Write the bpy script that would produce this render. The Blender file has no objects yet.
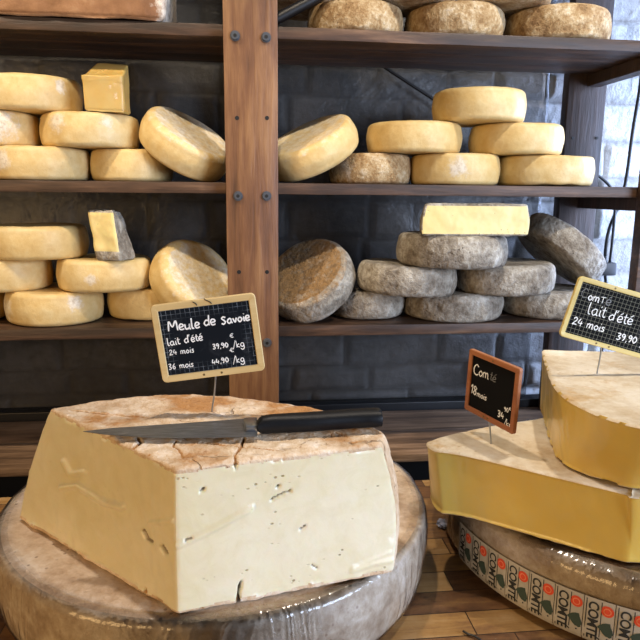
import bpy, bmesh, math, random
from math import sin, cos, pi, radians, sqrt, atan, atan2, degrees
from mathutils import Vector, Matrix, noise, Euler

random.seed(7)
C = bpy.context.scene.collection

# ------------------------------------------------------------------ camera
F = 650.0
CAM = Vector((0, 0, 1.45))
PITCH = radians(11.14); YAW = atan(77 * cos(PITCH) / 650); ROLL = 0.01
fw = Vector((sin(YAW) * cos(PITCH), cos(YAW) * cos(PITCH), -sin(PITCH)))
rt0 = Vector((cos(YAW), -sin(YAW), 0)); up0 = rt0.cross(fw)
rt = rt0 * cos(ROLL) + up0 * sin(ROLL)
up = up0 * cos(ROLL) - rt0 * sin(ROLL)
cd = bpy.data.cameras.new('camera'); cam = bpy.data.objects.new('camera', cd); C.objects.link(cam)
cd.sensor_width = 36; cd.sensor_fit = 'HORIZONTAL'; cd.lens = F / 640 * 36; cd.clip_start = 0.02
m = Matrix((rt, up, -fw)).transposed().to_4x4(); m.translation = CAM
cam.matrix_world = m
bpy.context.scene.camera = cam

def ray(px, py):
    return fw + rt * ((px - 320) / F) + up * ((320 - py) / F)
def atY(px, py, Y):
    d = ray(px, py); return CAM + d * (Y / d.y)
def atZ(px, py, Z):
    d = ray(px, py); return CAM + d * ((Z - CAM.z) / d.z)
def onplane(px, py, p, n):
    d = ray(px, py); return CAM + d * ((p - CAM).dot(n) / d.dot(n))

def proj(p):
    v = p - CAM; z = v.dot(fw); return Vector((320 + F * v.dot(rt) / z, 320 - F * v.dot(up) / z))
# ------------------------------------------------------------------ materials
def lin(h):
    if isinstance(h, str):
        h = h.lstrip('#'); v = [int(h[i:i + 2], 16) / 255 for i in (0, 2, 4)]
    else: v = [c / 255 for c in h]
    return tuple((c / 12.92 if c <= .04045 else ((c + .055) / 1.055) ** 2.4) for c in v) + (1,)

class NT:
    def __init__(s, name):
        s.m = bpy.data.materials.new(name); s.m.use_nodes = True
        s.t = s.m.node_tree; s.t.nodes.clear()
        s.out = s.n('ShaderNodeOutputMaterial')
    def n(s, typ, ins=None, **kw):
        x = s.t.nodes.new(typ)
        for k, v in kw.items(): setattr(x, k, v)
        for k, v in (ins or {}).items():
            if hasattr(v, 'links') or isinstance(v, bpy.types.NodeSocket): s.t.links.new(v, x.inputs[k])
            else: x.inputs[k].default_value = v
        return x
    def coord(s, scale=(1, 1, 1), rand=True, kind='Object'):
        tc = s.n('ShaderNodeTexCoord').outputs[kind]
        if rand:
            r = s.n('ShaderNodeObjectInfo').outputs['Random']
            mm = s.n('ShaderNodeMath', {0: r, 1: 37.0}, operation='MULTIPLY').outputs[0]
            tc = s.n('ShaderNodeVectorMath', {0: tc, 1: mm}, operation='ADD').outputs[0]
        return s.n('ShaderNodeMapping', {'Vector': tc, 'Scale': scale}).outputs[0]
    def noise(s, vec, scale, detail=4, rough=.55, dist=0):
        return s.n('ShaderNodeTexNoise', {'Vector': vec, 'Scale': scale, 'Detail': detail, 'Roughness': rough, 'Distortion': dist}).outputs['Fac']
    def ramp(s, fac, stops):
        r = s.n('ShaderNodeValToRGB', {'Fac': fac}); e = r.color_ramp.elements
        e[0].position, e[0].color = stops[0][0], lin(stops[0][1])
        e[1].position, e[1].color = stops[-1][0], lin(stops[-1][1])
        for p, c in stops[1:-1]:
            q = e.new(p); q.color = lin(c)
        return r.outputs['Color']
    def fac(s, v, a, b):
        return s.n('ShaderNodeMapRange', {'Value': v, 'From Min': a, 'From Max': b}).outputs[0]
    def mix(s, f, a, b, mode='MIX'):
        x = s.n('ShaderNodeMix', data_type='RGBA', blend_type=mode)
        for i, v in ((0, f), (6, a), (7, b)):
            if isinstance(v, bpy.types.NodeSocket): s.t.links.new(v, x.inputs[i])
            else: x.inputs[i].default_value = lin(v) if isinstance(v, str) else v
        return x.outputs[2]
    def math(s, op, a, b=0.0, c=0.0):
        return s.n('ShaderNodeMath', {0: a, 1: b, 2: c}, operation=op).outputs[0]
    def bump(s, h, dist, strength=1.0, normal=None):
        d = {'Height': h, 'Distance': dist, 'Strength': strength}
        if normal: d['Normal'] = normal
        return s.n('ShaderNodeBump', d).outputs[0]
    def attr(s, name):
        return s.n('ShaderNodeAttribute', attribute_name=name).outputs['Fac']
    def bsdf(s, col, rough=.6, normal=None, **kw):
        d = {'Base Color': lin(col) if isinstance(col, str) else col, 'Roughness': rough}
        if normal is not None: d['Normal'] = normal
        d.update({k.replace('_', ' '): v for k, v in kw.items()})
        b = s.n('ShaderNodeBsdfPrincipled', d)
        s.t.links.new(b.outputs[0], s.out.inputs[0]); return b

M = {}
def rind_mat(name, stops, scale, mold_or_shade, bumpd, speck, rough=.75, coat=0.0, patch='#e9e0cf', cracks=0):
    t = NT(name); v = t.coord()
    a = t.noise(v, scale, 5, .62); b = t.noise(v, scale * 5, 4, .65)
    f = t.math('ADD', t.math('MULTIPLY', a, .62), t.math('MULTIPLY', b, .38))
    col = t.ramp(f, stops)
    mo = t.attr('mold_or_shade')
    mn = t.noise(v, 60, 5, .7); mf = t.fac(t.math('ADD', mo, t.math('MULTIPLY', t.math('SUBTRACT', mn, .5), 1.5)), .34, .74)
    pcol = t.mix(t.math('MULTIPLY', t.fac(t.noise(v, 95, 5, .7), .46, .66), .6), patch, mold_or_shade)
    col = t.mix(mf, col, pcol)
    sp = t.n('ShaderNodeTexVoronoi', {'Vector': v, 'Scale': 90.0}).outputs['Distance']
    spm = t.math('MULTIPLY', t.fac(sp, .22, .12), t.fac(t.noise(v, 14, 2), .52, .62))
    col = t.mix(t.math('MULTIPLY', spm, speck), col, mold_or_shade)
    h = t.math('ADD', t.math('MULTIPLY', a, 1.0), t.math('ADD', t.math('MULTIPLY', b, .5), t.math('MULTIPLY', mn, .35)))
    if cracks:
        dv = t.n('ShaderNodeVectorMath', {0: v, 1: t.n('ShaderNodeTexNoise', {'Vector': v, 'Scale': 35.0, 'Detail': 4.0}).outputs['Color'], 2: (.035, .035, .035)}, operation='MULTIPLY_ADD')
        t.t.links.new(t.n('ShaderNodeTexNoise', {'Vector': v, 'Scale': 35.0, 'Detail': 4.0}).outputs['Color'], dv.inputs[0]); dv.inputs[1].default_value = (.035, .035, .035)
        for l_ in list(dv.inputs[1].links): t.t.links.remove(l_)
        t.t.links.new(v, dv.inputs[2])
        vd = t.n('ShaderNodeTexVoronoi', {'Vector': dv.outputs[0], 'Scale': float(cracks)}, feature='DISTANCE_TO_EDGE').outputs['Distance']
        ck = t.math('MULTIPLY', t.fac(vd, .022, .004), t.fac(t.noise(v, 14, 3), .60, .68))
        col = t.mix(t.math('MULTIPLY', ck, .45), col, '#7a5233'); h = t.math('SUBTRACT', h, t.math('MULTIPLY', ck, .6))
    t.bsdf(col, rough, t.bump(h, bumpd), Coat_Weight=coat)
    M[name] = t.m
rind_mat('yellow_rind', [(.28, '#c49f60'), (.45, '#d5b678'), (.57, '#dec58d'), (.75, '#e9d7ac')], 8, '#a88f68', .0025, .25, .5, patch='#e4d9c4')
rind_mat('grey_rind', [(.34, '#4e4337'), (.44, '#82786a'), (.52, '#9e9688'), (.60, '#bab3a6'), (.7, '#d8d3c8')], 15, '#4f4235', .010, .9, .9, patch='#8f7048')
rind_mat('brown_rind', [(.34, '#735534'), (.45, '#9c7d54'), (.53, '#b49a72'), (.61, '#ccb999'), (.71, '#e4dccf')], 26, '#6b563c', .006, .8, .9, patch='#ddd3c4')
rind_mat('tan_crust', [(.28, '#a68663'), (.42, '#c7aa88'), (.52, '#dac3a5'), (.60, '#e8d6bf'), (.70, '#f3e9dd')], 15, '#96693f', .006, .5, .85, patch='#bb8a55', cracks=15)
rind_mat('pale_crust', [(.3, '#b49c78'), (.45, '#cdbb9c'), (.55, '#dccfb6'), (.7, '#e8dfcd')], 11, '#9c7f55', .0025, .5, .8, patch='#c9a878')
rind_mat('wheel_crust', [(.3, '#9a8065'), (.43, '#bda387'), (.52, '#d1ba9f'), (.62, '#e0cfba'), (.75, '#e8dccf')], 14, '#6a4a32', .004, .6, .7, patch='#c59a66')

def paste_mat(name, stops, holes=.8, sss=.25, rough=.42, coat=0.0, holescale=110, mott=.06):
    t = NT(name); v = t.coord(rand=False)
    a = t.noise(v, 6, 3); b = t.noise(v, 120, 3)
    col = t.ramp(a, stops)
    vo = t.n('ShaderNodeTexVoronoi', {'Vector': t.n('ShaderNodeMapping', {'Vector': v, 'Scale': (1, 1, 1.5)}).outputs[0], 'Scale': float(holescale)}).outputs['Distance']
    reg = t.fac(t.noise(t.n('ShaderNodeMapping', {'Vector': v, 'Scale': (1, 1, 3.2)}).outputs[0], 13, 3, .6), .56, .62)
    col = t.mix(t.math('MULTIPLY', t.fac(t.noise(v, 32, 5, .7, 1.0), .42, .66), .22), col, '#c9b878')
    col = t.mix(t.math('MULTIPLY', t.fac(t.attr('mold_or_shade'), .35, 1.0), .8), col, '#6b5433')  # brown put into cuts and pits in place of the shade inside them
    hm = t.math('MULTIPLY', t.fac(vo, .26, .12), reg)
    col = t.mix(t.math('MULTIPLY', hm, holes), col, '#8d7a48')
    h = t.math('SUBTRACT', t.math('ADD', t.math('MULTIPLY', a, 1.2), t.math('MULTIPLY', b, .06)), t.math('MULTIPLY', hm, .35 * holes))
    if coat:
        w = t.noise(t.n('ShaderNodeMapping', {'Vector': v, 'Scale': (1, 1, .6), 'Rotation': (0, .5, .3)}).outputs[0], 9, 2, .5, 1.2)
        cn = t.bump(w, .02)
        t.bsdf(col, rough, t.bump(h, .003), Subsurface_Weight=sss, Subsurface_Radius=(.02, .012, .005), Coat_Weight=coat, Coat_Roughness=.12, Coat_Normal=cn)
    else:
        t.bsdf(col, rough, t.bump(h, .003), Subsurface_Weight=sss, Subsurface_Radius=(.02, .012, .005))
    M[name] = t.m
paste_mat('savoie_paste', [(.3, '#e1d5aa'), (.7, '#ece4c8')], .75, coat=.3)
paste_mat('savoie_side_paste', [(.3, '#e1d5aa'), (.7, '#ece4c8')], .08, coat=.5)
paste_mat('comte_paste', [(.3, '#d2ae48'), (.7, '#e2c667')], .0, rough=.4, coat=.6)
paste_mat('tomme_paste', [(.3, '#ecd68f'), (.7, '#f0dfa2')], .9, holescale=150)
paste_mat('amber_paste', [(.3, '#c09a50'), (.7, '#d0ae64')], .2, coat=.4)

def wood_mat(name, stops, axis='x', rough=.5, scale=1.0, coat=0.0):
    t = NT(name)
    s = {'x': (1.2, 14, 14), 'z': (14, 14, 1.2), 'y': (14, 1.2, 14)}[axis]
    v = t.coord(tuple(k * scale for k in s))
    a = t.noise(v, 2.2, 6, .62, .4); b = t.noise(v, 9, 4, .6)
    w = t.noise(t.coord((1, 1, 1)), 5, 4, .6)
    f = t.math('ADD', t.math('MULTIPLY', a, .6), t.math('ADD', t.math('MULTIPLY', b, .2), t.math('MULTIPLY', w, .2)))
    col = t.ramp(f, stops)
    t.bsdf(col, t.fac(w, 0.0, 1.6 / max(rough, .1)) if False else rough, t.bump(f, .004), Coat_Weight=coat, Coat_Roughness=.3)
    M[name] = t.m
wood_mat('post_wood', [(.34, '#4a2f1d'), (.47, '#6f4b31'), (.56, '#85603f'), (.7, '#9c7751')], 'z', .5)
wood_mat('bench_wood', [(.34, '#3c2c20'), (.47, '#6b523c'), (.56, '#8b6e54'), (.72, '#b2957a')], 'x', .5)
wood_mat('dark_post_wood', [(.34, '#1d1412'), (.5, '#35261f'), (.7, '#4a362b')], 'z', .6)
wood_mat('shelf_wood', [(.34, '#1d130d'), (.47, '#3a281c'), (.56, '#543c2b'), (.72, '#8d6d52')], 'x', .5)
wood_mat('frame_wood', [(.3, '#b39762'), (.5, '#cdb27a'), (.7, '#dbc592')], 'x', .5)
wood_mat('lime_frame_wood', [(.3, '#c4ad62'), (.5, '#d2bd74'), (.7, '#dfcd8a')], 'x', .5)
wood_mat('orange_frame_wood', [(.3, '#7a4423'), (.5, '#9c5f38'), (.7, '#b37a50')], 'x', .45)

def table_mat():
    t = NT('counter_wood'); tc = t.n('ShaderNodeTexCoord').outputs['Object']
    br = t.n('ShaderNodeTexBrick', {'Vector': tc, 'Color1': (0, 0, 0, 1), 'Color2': (1, 1, 1, 1), 'Mortar': (.5, .5, .5, 1), 'Scale': 1.0, 'Mortar Size': .0008, 'Bias': 0.0, 'Brick Width': .13, 'Row Height': .046})
    br.offset = .37; br.squash = 1.3; br.squash_frequency = 3
    v = t.n('ShaderNodeMapping', {'Vector': tc, 'Scale': (2.0, 18, 10)}).outputs[0]
    v = t.n('ShaderNodeVectorMath', {0: v, 1: t.math('MULTIPLY', br.outputs['Color'], 13.0)}, operation='ADD').outputs[0]
    g = t.noise(v, 3, 6, .65, .5); w = t.noise(tc, 14, 5, .7)
    f = t.math('ADD', t.math('MULTIPLY', g, .42), t.math('ADD', t.math('MULTIPLY', br.outputs['Color'], .26), t.math('MULTIPLY', w, .42)))
    col = t.ramp(f, [(.36, '#3f2818'), (.48, '#6d4b2e'), (.60, '#95703f'), (.72, '#a98759'), (.85, '#c4a981')])
    col = t.mix(br.outputs['Fac'], col, '#2a170c')
    h = t.math('SUBTRACT', f, t.math('MULTIPLY', br.outputs['Fac'], .5))
    t.bsdf(col, .42, t.bump(h, .003), Coat_Weight=.2, Coat_Roughness=.25)
    M['counter_wood'] = t.m
table_mat()

def simple(name, col, rough=.5, metal=0.0, bump=None, **kw):
    t = NT(name); nrm = None
    if bump: nrm = t.bump(t.noise(t.coord(), bump[0], 4), bump[1])
    t.bsdf(col, rough, nrm, Metallic=metal, **kw); M[name] = t.m
simple('black_plastic', '#0b0d11', .45, bump=(300, .0003), Specular_IOR_Level=.25)
simple('black_rubber', '#0c0c0f', .45)
simple('bolt_steel', '#6b7078', .4, .8)
simple('socket_black', '#060606', .6)
simple('rod_steel', '#aab0b8', .3, 1.0)
simple('steel_screw', '#7d6a45', .4, .7)
simple('chalk', '#eef0ee', .9)
simple('faded_chalk', '#85888a', .9)
simple('slate', '#0d0e10', .8, bump=(90, .0003), Specular_IOR_Level=.12)
simple('ink', '#2a2c2a', .7)
simple('bell_green', '#3a4b40', .7)
simple('seal_red', '#e2502f', .6)
simple('seal_orange', '#f08a63', .6)
simple('label_paper', '#b9b4a6', .6)
simple('dark_trim', '#0f1013', .45)
simple('blue_steel', '#b9cbe6', .4)
simple('floor_stone', '#2a2623', .6, bump=(20, .002))
simple('ceiling_paint', '#4a4643', .9, bump=(20, .001))

def blade_mat():
    t = NT('blade_steel'); v = t.n('ShaderNodeMapping', {'Vector': t.n('ShaderNodeTexCoord').outputs['Object'], 'Scale': (8, 60, 8)}).outputs[0]
    a = t.noise(v, 4, 5, .7); col = t.ramp(a, [(.35, '#5c6065'), (.6, '#7c8186'), (.75, '#a9adb0')])
    t.bsdf(col, .38, t.bump(a, .00015), Metallic=.75); M['blade_steel'] = t.m
blade_mat()

def grid_mat(name, step, worn):
    t = NT(name); tc = t.n('ShaderNodeTexCoord').outputs['Object']
    s = t.n('ShaderNodeSeparateXYZ', {0: tc}).outputs
    def ln(c):
        f = t.math('FRACT', t.math('MULTIPLY', c, 1 / step)); return t.math('GREATER_THAN', t.math('ABSOLUTE', t.math('SUBTRACT', f, .5)), .46)
    g = t.math('MAXIMUM', ln(s['X']), ln(s['Y']))
    if worn:
        ex = t.math('ABSOLUTE', s['X']); ey = t.math('ABSOLUTE', s['Y'])
        e = t.math('MAXIMUM', t.fac(ex, .040, .052), t.fac(ey, .026, .038))
        g = t.math('MULTIPLY', g, t.math('MULTIPLY', e, t.fac(t.noise(tc, 90, 3), .35, .6)))
        col = t.mix(g, '#10161d', '#76808a')
    else: col = t.mix(g, '#0b0c0e', '#77776a')
    sm = t.fac(t.noise(tc, 30, 4, .7), .55, .8)
    col = t.mix(t.math('MULTIPLY', sm, .10), col, '#8a9096')
    t.bsdf(col, .8, Specular_IOR_Level=.12); M[name] = t.m
grid_mat('gridded_slate', .0058, True)
grid_mat('full_grid_slate', .0058, False)

def wall_mat():
    t = NT('whitewashed_stone'); v = t.coord(rand=False)
    a = t.noise(v, 7, 6, .65); b = t.noise(v, 40, 5, .65)
    col = t.ramp(t.math('ADD', t.math('MULTIPLY', a, .6), t.math('MULTIPLY', b, .4)), [(.32, '#8d8c8a'), (.46, '#b4b4b3'), (.6, '#cfd0d0'), (.75, '#dcdddd')])
    col = t.mix(t.math('MULTIPLY', t.attr('tone'), .55), col, '#6f6d6a')
    col = t.mix(t.attr('joint'), col, '#8f8d8a')
    t.bsdf(col, .85, t.bump(t.math('ADD', a, b), .006)); M['whitewashed_stone'] = t.m
wall_mat()

def film_mat(name, tint, wrinkle, scale, amount=1.0):
    """clear cling film: fully see-through, with a wrinkled gloss"""
    t = NT(name); v = t.coord()
    w = t.noise(t.n('ShaderNodeMapping', {'Vector': v, 'Scale': (1, 1, .45), 'Rotation': (.2, .3, 0)}).outputs[0], scale, 3, .6, 1.5)
    rg = t.math('ABSOLUTE', t.math('SUBTRACT', w, .5))
    nrm = t.bump(rg, wrinkle)
    gl = t.n('ShaderNodeBsdfGlossy', {'Color': (1, 1, 1, 1), 'Roughness': .16, 'Normal': nrm})
    tr = t.n('ShaderNodeBsdfTransparent', {'Color': lin(tint)})
    fr = t.n('ShaderNodeFresnel', {'IOR': 1.5, 'Normal': nrm}).outputs[0]
    f = t.math('MULTIPLY', fr, amount)
    mx = t.n('ShaderNodeMixShader', {0: f, 1: tr.outputs[0], 2: gl.outputs[0]})
    t.t.links.new(mx.outputs[0], t.out.inputs[0]); M[name] = t.m
film_mat('cling_film', '#f8f8fa', .008, 9, 1.1)

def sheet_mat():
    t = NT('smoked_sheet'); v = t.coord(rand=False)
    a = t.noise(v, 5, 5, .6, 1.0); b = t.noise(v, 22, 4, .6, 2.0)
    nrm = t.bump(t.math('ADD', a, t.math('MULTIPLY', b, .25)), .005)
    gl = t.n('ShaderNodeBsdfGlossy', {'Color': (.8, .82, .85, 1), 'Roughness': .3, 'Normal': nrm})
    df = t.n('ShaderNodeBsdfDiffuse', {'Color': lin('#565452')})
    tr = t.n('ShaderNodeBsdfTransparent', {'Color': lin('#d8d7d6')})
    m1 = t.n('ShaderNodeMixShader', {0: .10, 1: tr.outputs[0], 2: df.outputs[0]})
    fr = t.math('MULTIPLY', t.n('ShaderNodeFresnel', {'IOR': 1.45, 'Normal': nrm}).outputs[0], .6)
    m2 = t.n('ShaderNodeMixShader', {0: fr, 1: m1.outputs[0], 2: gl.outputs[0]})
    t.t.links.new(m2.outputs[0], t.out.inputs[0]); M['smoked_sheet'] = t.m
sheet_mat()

# ------------------------------------------------------------------ object helpers
def tag(o, label=None, cat=None, group=None, kind=None):
    if label: o['label'] = label
    if cat: o['category'] = cat
    if group: o['group'] = group
    if kind: o['kind'] = kind
    return o
def empty(name, loc, mat3=None):
    o = bpy.data.objects.new(name, None); C.objects.link(o); o.empty_display_size = .03
    mm = mat3.to_4x4() if mat3 is not None else Matrix.Identity(4)
    mm.translation = Vector(loc); o.matrix_world = mm
    return o
def mesh_obj(name, verts, faces, mat, parent=None, smooth=True, attrs=None, loc=None, rot=None, sharp=None):
    me = bpy.data.meshes.new(name); me.from_pydata([tuple(v) for v in verts], [], faces); me.update()
    for k, vals in (attrs or {}).items():
        at = me.attributes.new(k, 'FLOAT', 'POINT'); at.data.foreach_set('value', vals)
    bm = bmesh.new(); bm.from_mesh(me); bmesh.ops.recalc_face_normals(bm, faces=bm.faces); bm.to_mesh(me); bm.free()
    if smooth:
        for p in me.polygons: p.use_smooth = True
        if sharp: me.set_sharp_from_angle(angle=radians(sharp))
    me.materials.append(M[mat])
    o = bpy.data.objects.new(name, me); C.objects.link(o)
    if parent: o.parent = parent
    if loc is not None: o.location = loc
    if rot is not None: o.rotation_euler = rot
    return o
def bm_obj(name, bm, mat, parent=None, smooth=False, loc=None, rot=None, sharp=35):
    me = bpy.data.meshes.new(name); bmesh.ops.recalc_face_normals(bm, faces=bm.faces); bm.to_mesh(me); bm.free()
    if smooth:
        for p in me.polygons: p.use_smooth = True
        me.set_sharp_from_angle(angle=radians(sharp))
    me.materials.append(M[mat])
    o = bpy.data.objects.new(name, me); C.objects.link(o)
    if parent: o.parent = parent
    if loc is not None: o.location = loc
    if rot is not None: o.rotation_euler = rot
    return o
def box_bm(x0, x1, y0, y1, z0, z1, bev=.002, bm=None, wob=0, cuts=0):
    b = bmesh.new()
    bmesh.ops.create_cube(b, size=1)
    for v in b.verts:
        v.co = Vector(((x0 + x1) / 2 + v.co.x * (x1 - x0), (y0 + y1) / 2 + v.co.y * (y1 - y0), (z0 + z1) / 2 + v.co.z * (z1 - z0)))
    if cuts:
        n = {0: x1 - x0, 1: y1 - y0, 2: z1 - z0}; ax = max(n, key=n.get)
        es = [e for e in b.edges if abs((e.verts[0].co - e.verts[1].co)[ax]) > 1e-4]
        bmesh.ops.subdivide_edges(b, edges=es, cuts=cuts, use_grid_fill=True)
    if bev:
        es = [e for e in b.edges if len(e.link_faces) == 2 and e.calc_face_angle() > .5]
        bmesh.ops.bevel(b, geom=es, offset=bev, segments=2, affect='EDGES', profile=.6)
    if wob:
        for v in b.verts:
            q = v.co * 9
            v.co += Vector((noise.noise(q), noise.noise(q + Vector((9, 0, 0))), noise.noise(q + Vector((0, 9, 0))))) * wob
    if bm is None: return b
    me = bpy.data.meshes.new('t'); b.to_mesh(me); b.free(); bm.from_mesh(me); bpy.data.meshes.remove(me); return bm
def cyl_bm(p, axis, r, h, seg=20, r2=None, bm=None):
    b = bm or bmesh.new()
    q = Vector((0, 0, 1)).rotation_difference(Vector(axis).normalized()).to_matrix().to_4x4()
    q.translation = Vector(p) + Vector(axis).normalized() * h / 2
    bmesh.ops.create_cone(b, cap_ends=True, segments=seg, radius1=r, radius2=r if r2 is None else r2, depth=h, matrix=q)
    return b
def catmull(pts, n=6):
    pts = [Vector(p) for p in pts]
    if len(pts) < 3: return pts
    out = []
    for i in range(len(pts) - 1):
        p0 = pts[max(i - 1, 0)]; p1 = pts[i]; p2 = pts[i + 1]; p3 = pts[min(i + 2, len(pts) - 1)]
        for k in range(n):
            t = k / n
            out.append(.5 * ((2 * p1) + (p2 - p0) * t + (2 * p0 - 5 * p1 + 4 * p2 - p3) * t * t + (3 * p1 - p0 - 3 * p2 + p3) * t ** 3))
    out.append(pts[-1]); return out
def tube(name, pts, r, mat, parent=None, seg=10, smooth_n=8):
    pts = catmull(pts, smooth_n); verts = []; faces = []
    t0 = None; nrm = None
    for i, p in enumerate(pts):
        t = (pts[min(i + 1, len(pts) - 1)] - pts[max(i - 1, 0)]).normalized()
        if nrm is None: nrm = t.orthogonal().normalized()
        else: nrm = (nrm - t * nrm.dot(t)).normalized()
        bn = t.cross(nrm)
        for k in range(seg):
            a = 2 * pi * k / seg; verts.append(p + nrm * cos(a) * r + bn * sin(a) * r)
    for i in range(len(pts) - 1):
        for k in range(seg):
            a = i * seg + k; b = i * seg + (k + 1) % seg; faces.append((a, b, b + seg, a + seg))
    faces.append(tuple(range(seg))[::-1]); faces.append(tuple(range((len(pts) - 1) * seg, len(pts) * seg)))
    return mesh_obj(name, verts, faces, mat, parent)

def fbm(p, sc, oct=3):
    v = 0; a = 1
    for _ in range(oct):
        v += noise.noise(p * sc) * a; sc *= 2.1; a *= .5
    return v
def sstep(a, b, x):
    t = min(1, max(0, (x - a) / (b - a))); return t * t * (3 - 2 * t)

# ------------------------------------------------------------------ cheese wheel
WHEEL_R = {}
def wheel(name, label, group, x, y, z, R, h, mat, rot=None, seed=0, patches=(), cap=0.0, lump=.0018, rr=None, bulge=.003, sag=.0, tiltxy=(0, 0), cat='cheese'):
    """z is the height of the underside (of the centre when rot is given)"""
    seg = 96; rr = rr or h * .17
    prof = []                                     # (radius, height, kind) from top centre to bottom centre
    for k in range(9): prof.append(((R - rr) * k / 8.0, h / 2 - .0015 * (1 - (k / 8) ** 2), 1))
    for k in range(1, 6):
        a = pi / 2 * k / 6; prof.append((R - rr + rr * sin(a), h / 2 - rr + rr * cos(a), .3))
    n = 8
    for k in range(n + 1):
        t = k / n; zz = (h / 2 - rr) * (1 - 2 * t); prof.append((R + bulge * sin(pi * t), zz, 0))
    for k in range(1, 6):
        a = pi / 2 * (1 - k / 6); prof.append((R - rr + rr * sin(a), -h / 2 + rr - rr * cos(a), 0))
    for k in range(5): prof.append(((R - rr) * (4 - k) / 4.0 if k < 4 else 0, -h / 2, -1))
    prof[0] = (0, prof[0][1], 1)
    off = Vector((seed * 3.7, seed * 1.9, seed * 5.3)); verts = []; mold_or_shade = []
    def push(r, a, zz, kd):
        p = Vector((r * cos(a), r * sin(a), zz))
        nr = Vector((cos(a), sin(a), 0)) if r > R - rr * .3 else Vector((0, 0, 1 if zz > 0 else -1))
        d = fbm(p + off, 14, 4) * lump + noise.noise((p + off) * 5) * lump * 1.4
        if nr.z: d = (d if nr.z > 0 else min(d, 0)) * .8
        q = p + nr * d
        q.z -= sag * cos(a) * r / R
        m_ = cap if kd == 1 else cap * .6 if kd == .3 else 0
        for (pa, pz, pr) in patches:
            da = (a - radians(pa) + pi) % (2 * pi) - pi
            dd = sqrt((da * R) ** 2 + (zz - pz * h) ** 2) / pr
            if kd >= 0: m_ = max(m_, 1.0 - .75 * dd)
        verts.append(q); mold_or_shade.append(max(0, m_))
    for (r, zz, kd) in prof:
        if r == 0: push(0, 0, zz, kd)
        else:
            for k in range(seg): push(r, 2 * pi * k / seg, zz, kd)
    faces = []; idx = 1
    for k in range(seg): faces.append((0, 1 + k, 1 + (k + 1) % seg))
    rows = len(prof) - 2
    for j in range(rows - 1):
        for k in range(seg):
            a = 1 + j * seg + k; b = 1 + j * seg + (k + 1) % seg; faces.append((a, a + seg, b + seg, b))
    last = len(verts) - 1; base = 1 + (rows - 1) * seg
    for k in range(seg): faces.append((last, base + (k + 1) % seg, base + k))
    o = mesh_obj(name, verts, faces, mat, attrs={'mold_or_shade': mold_or_shade})
    if rot is None:
        o.location = (x, y, z + h / 2); o.rotation_euler = (radians(tiltxy[0]), radians(tiltxy[1]), 0)
    else:
        o.location = (x, y, z); o.matrix_world = Matrix.Translation((x, y, z)) @ rot.to_4x4()
    tag(o, label, cat, group)
    return o

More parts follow.
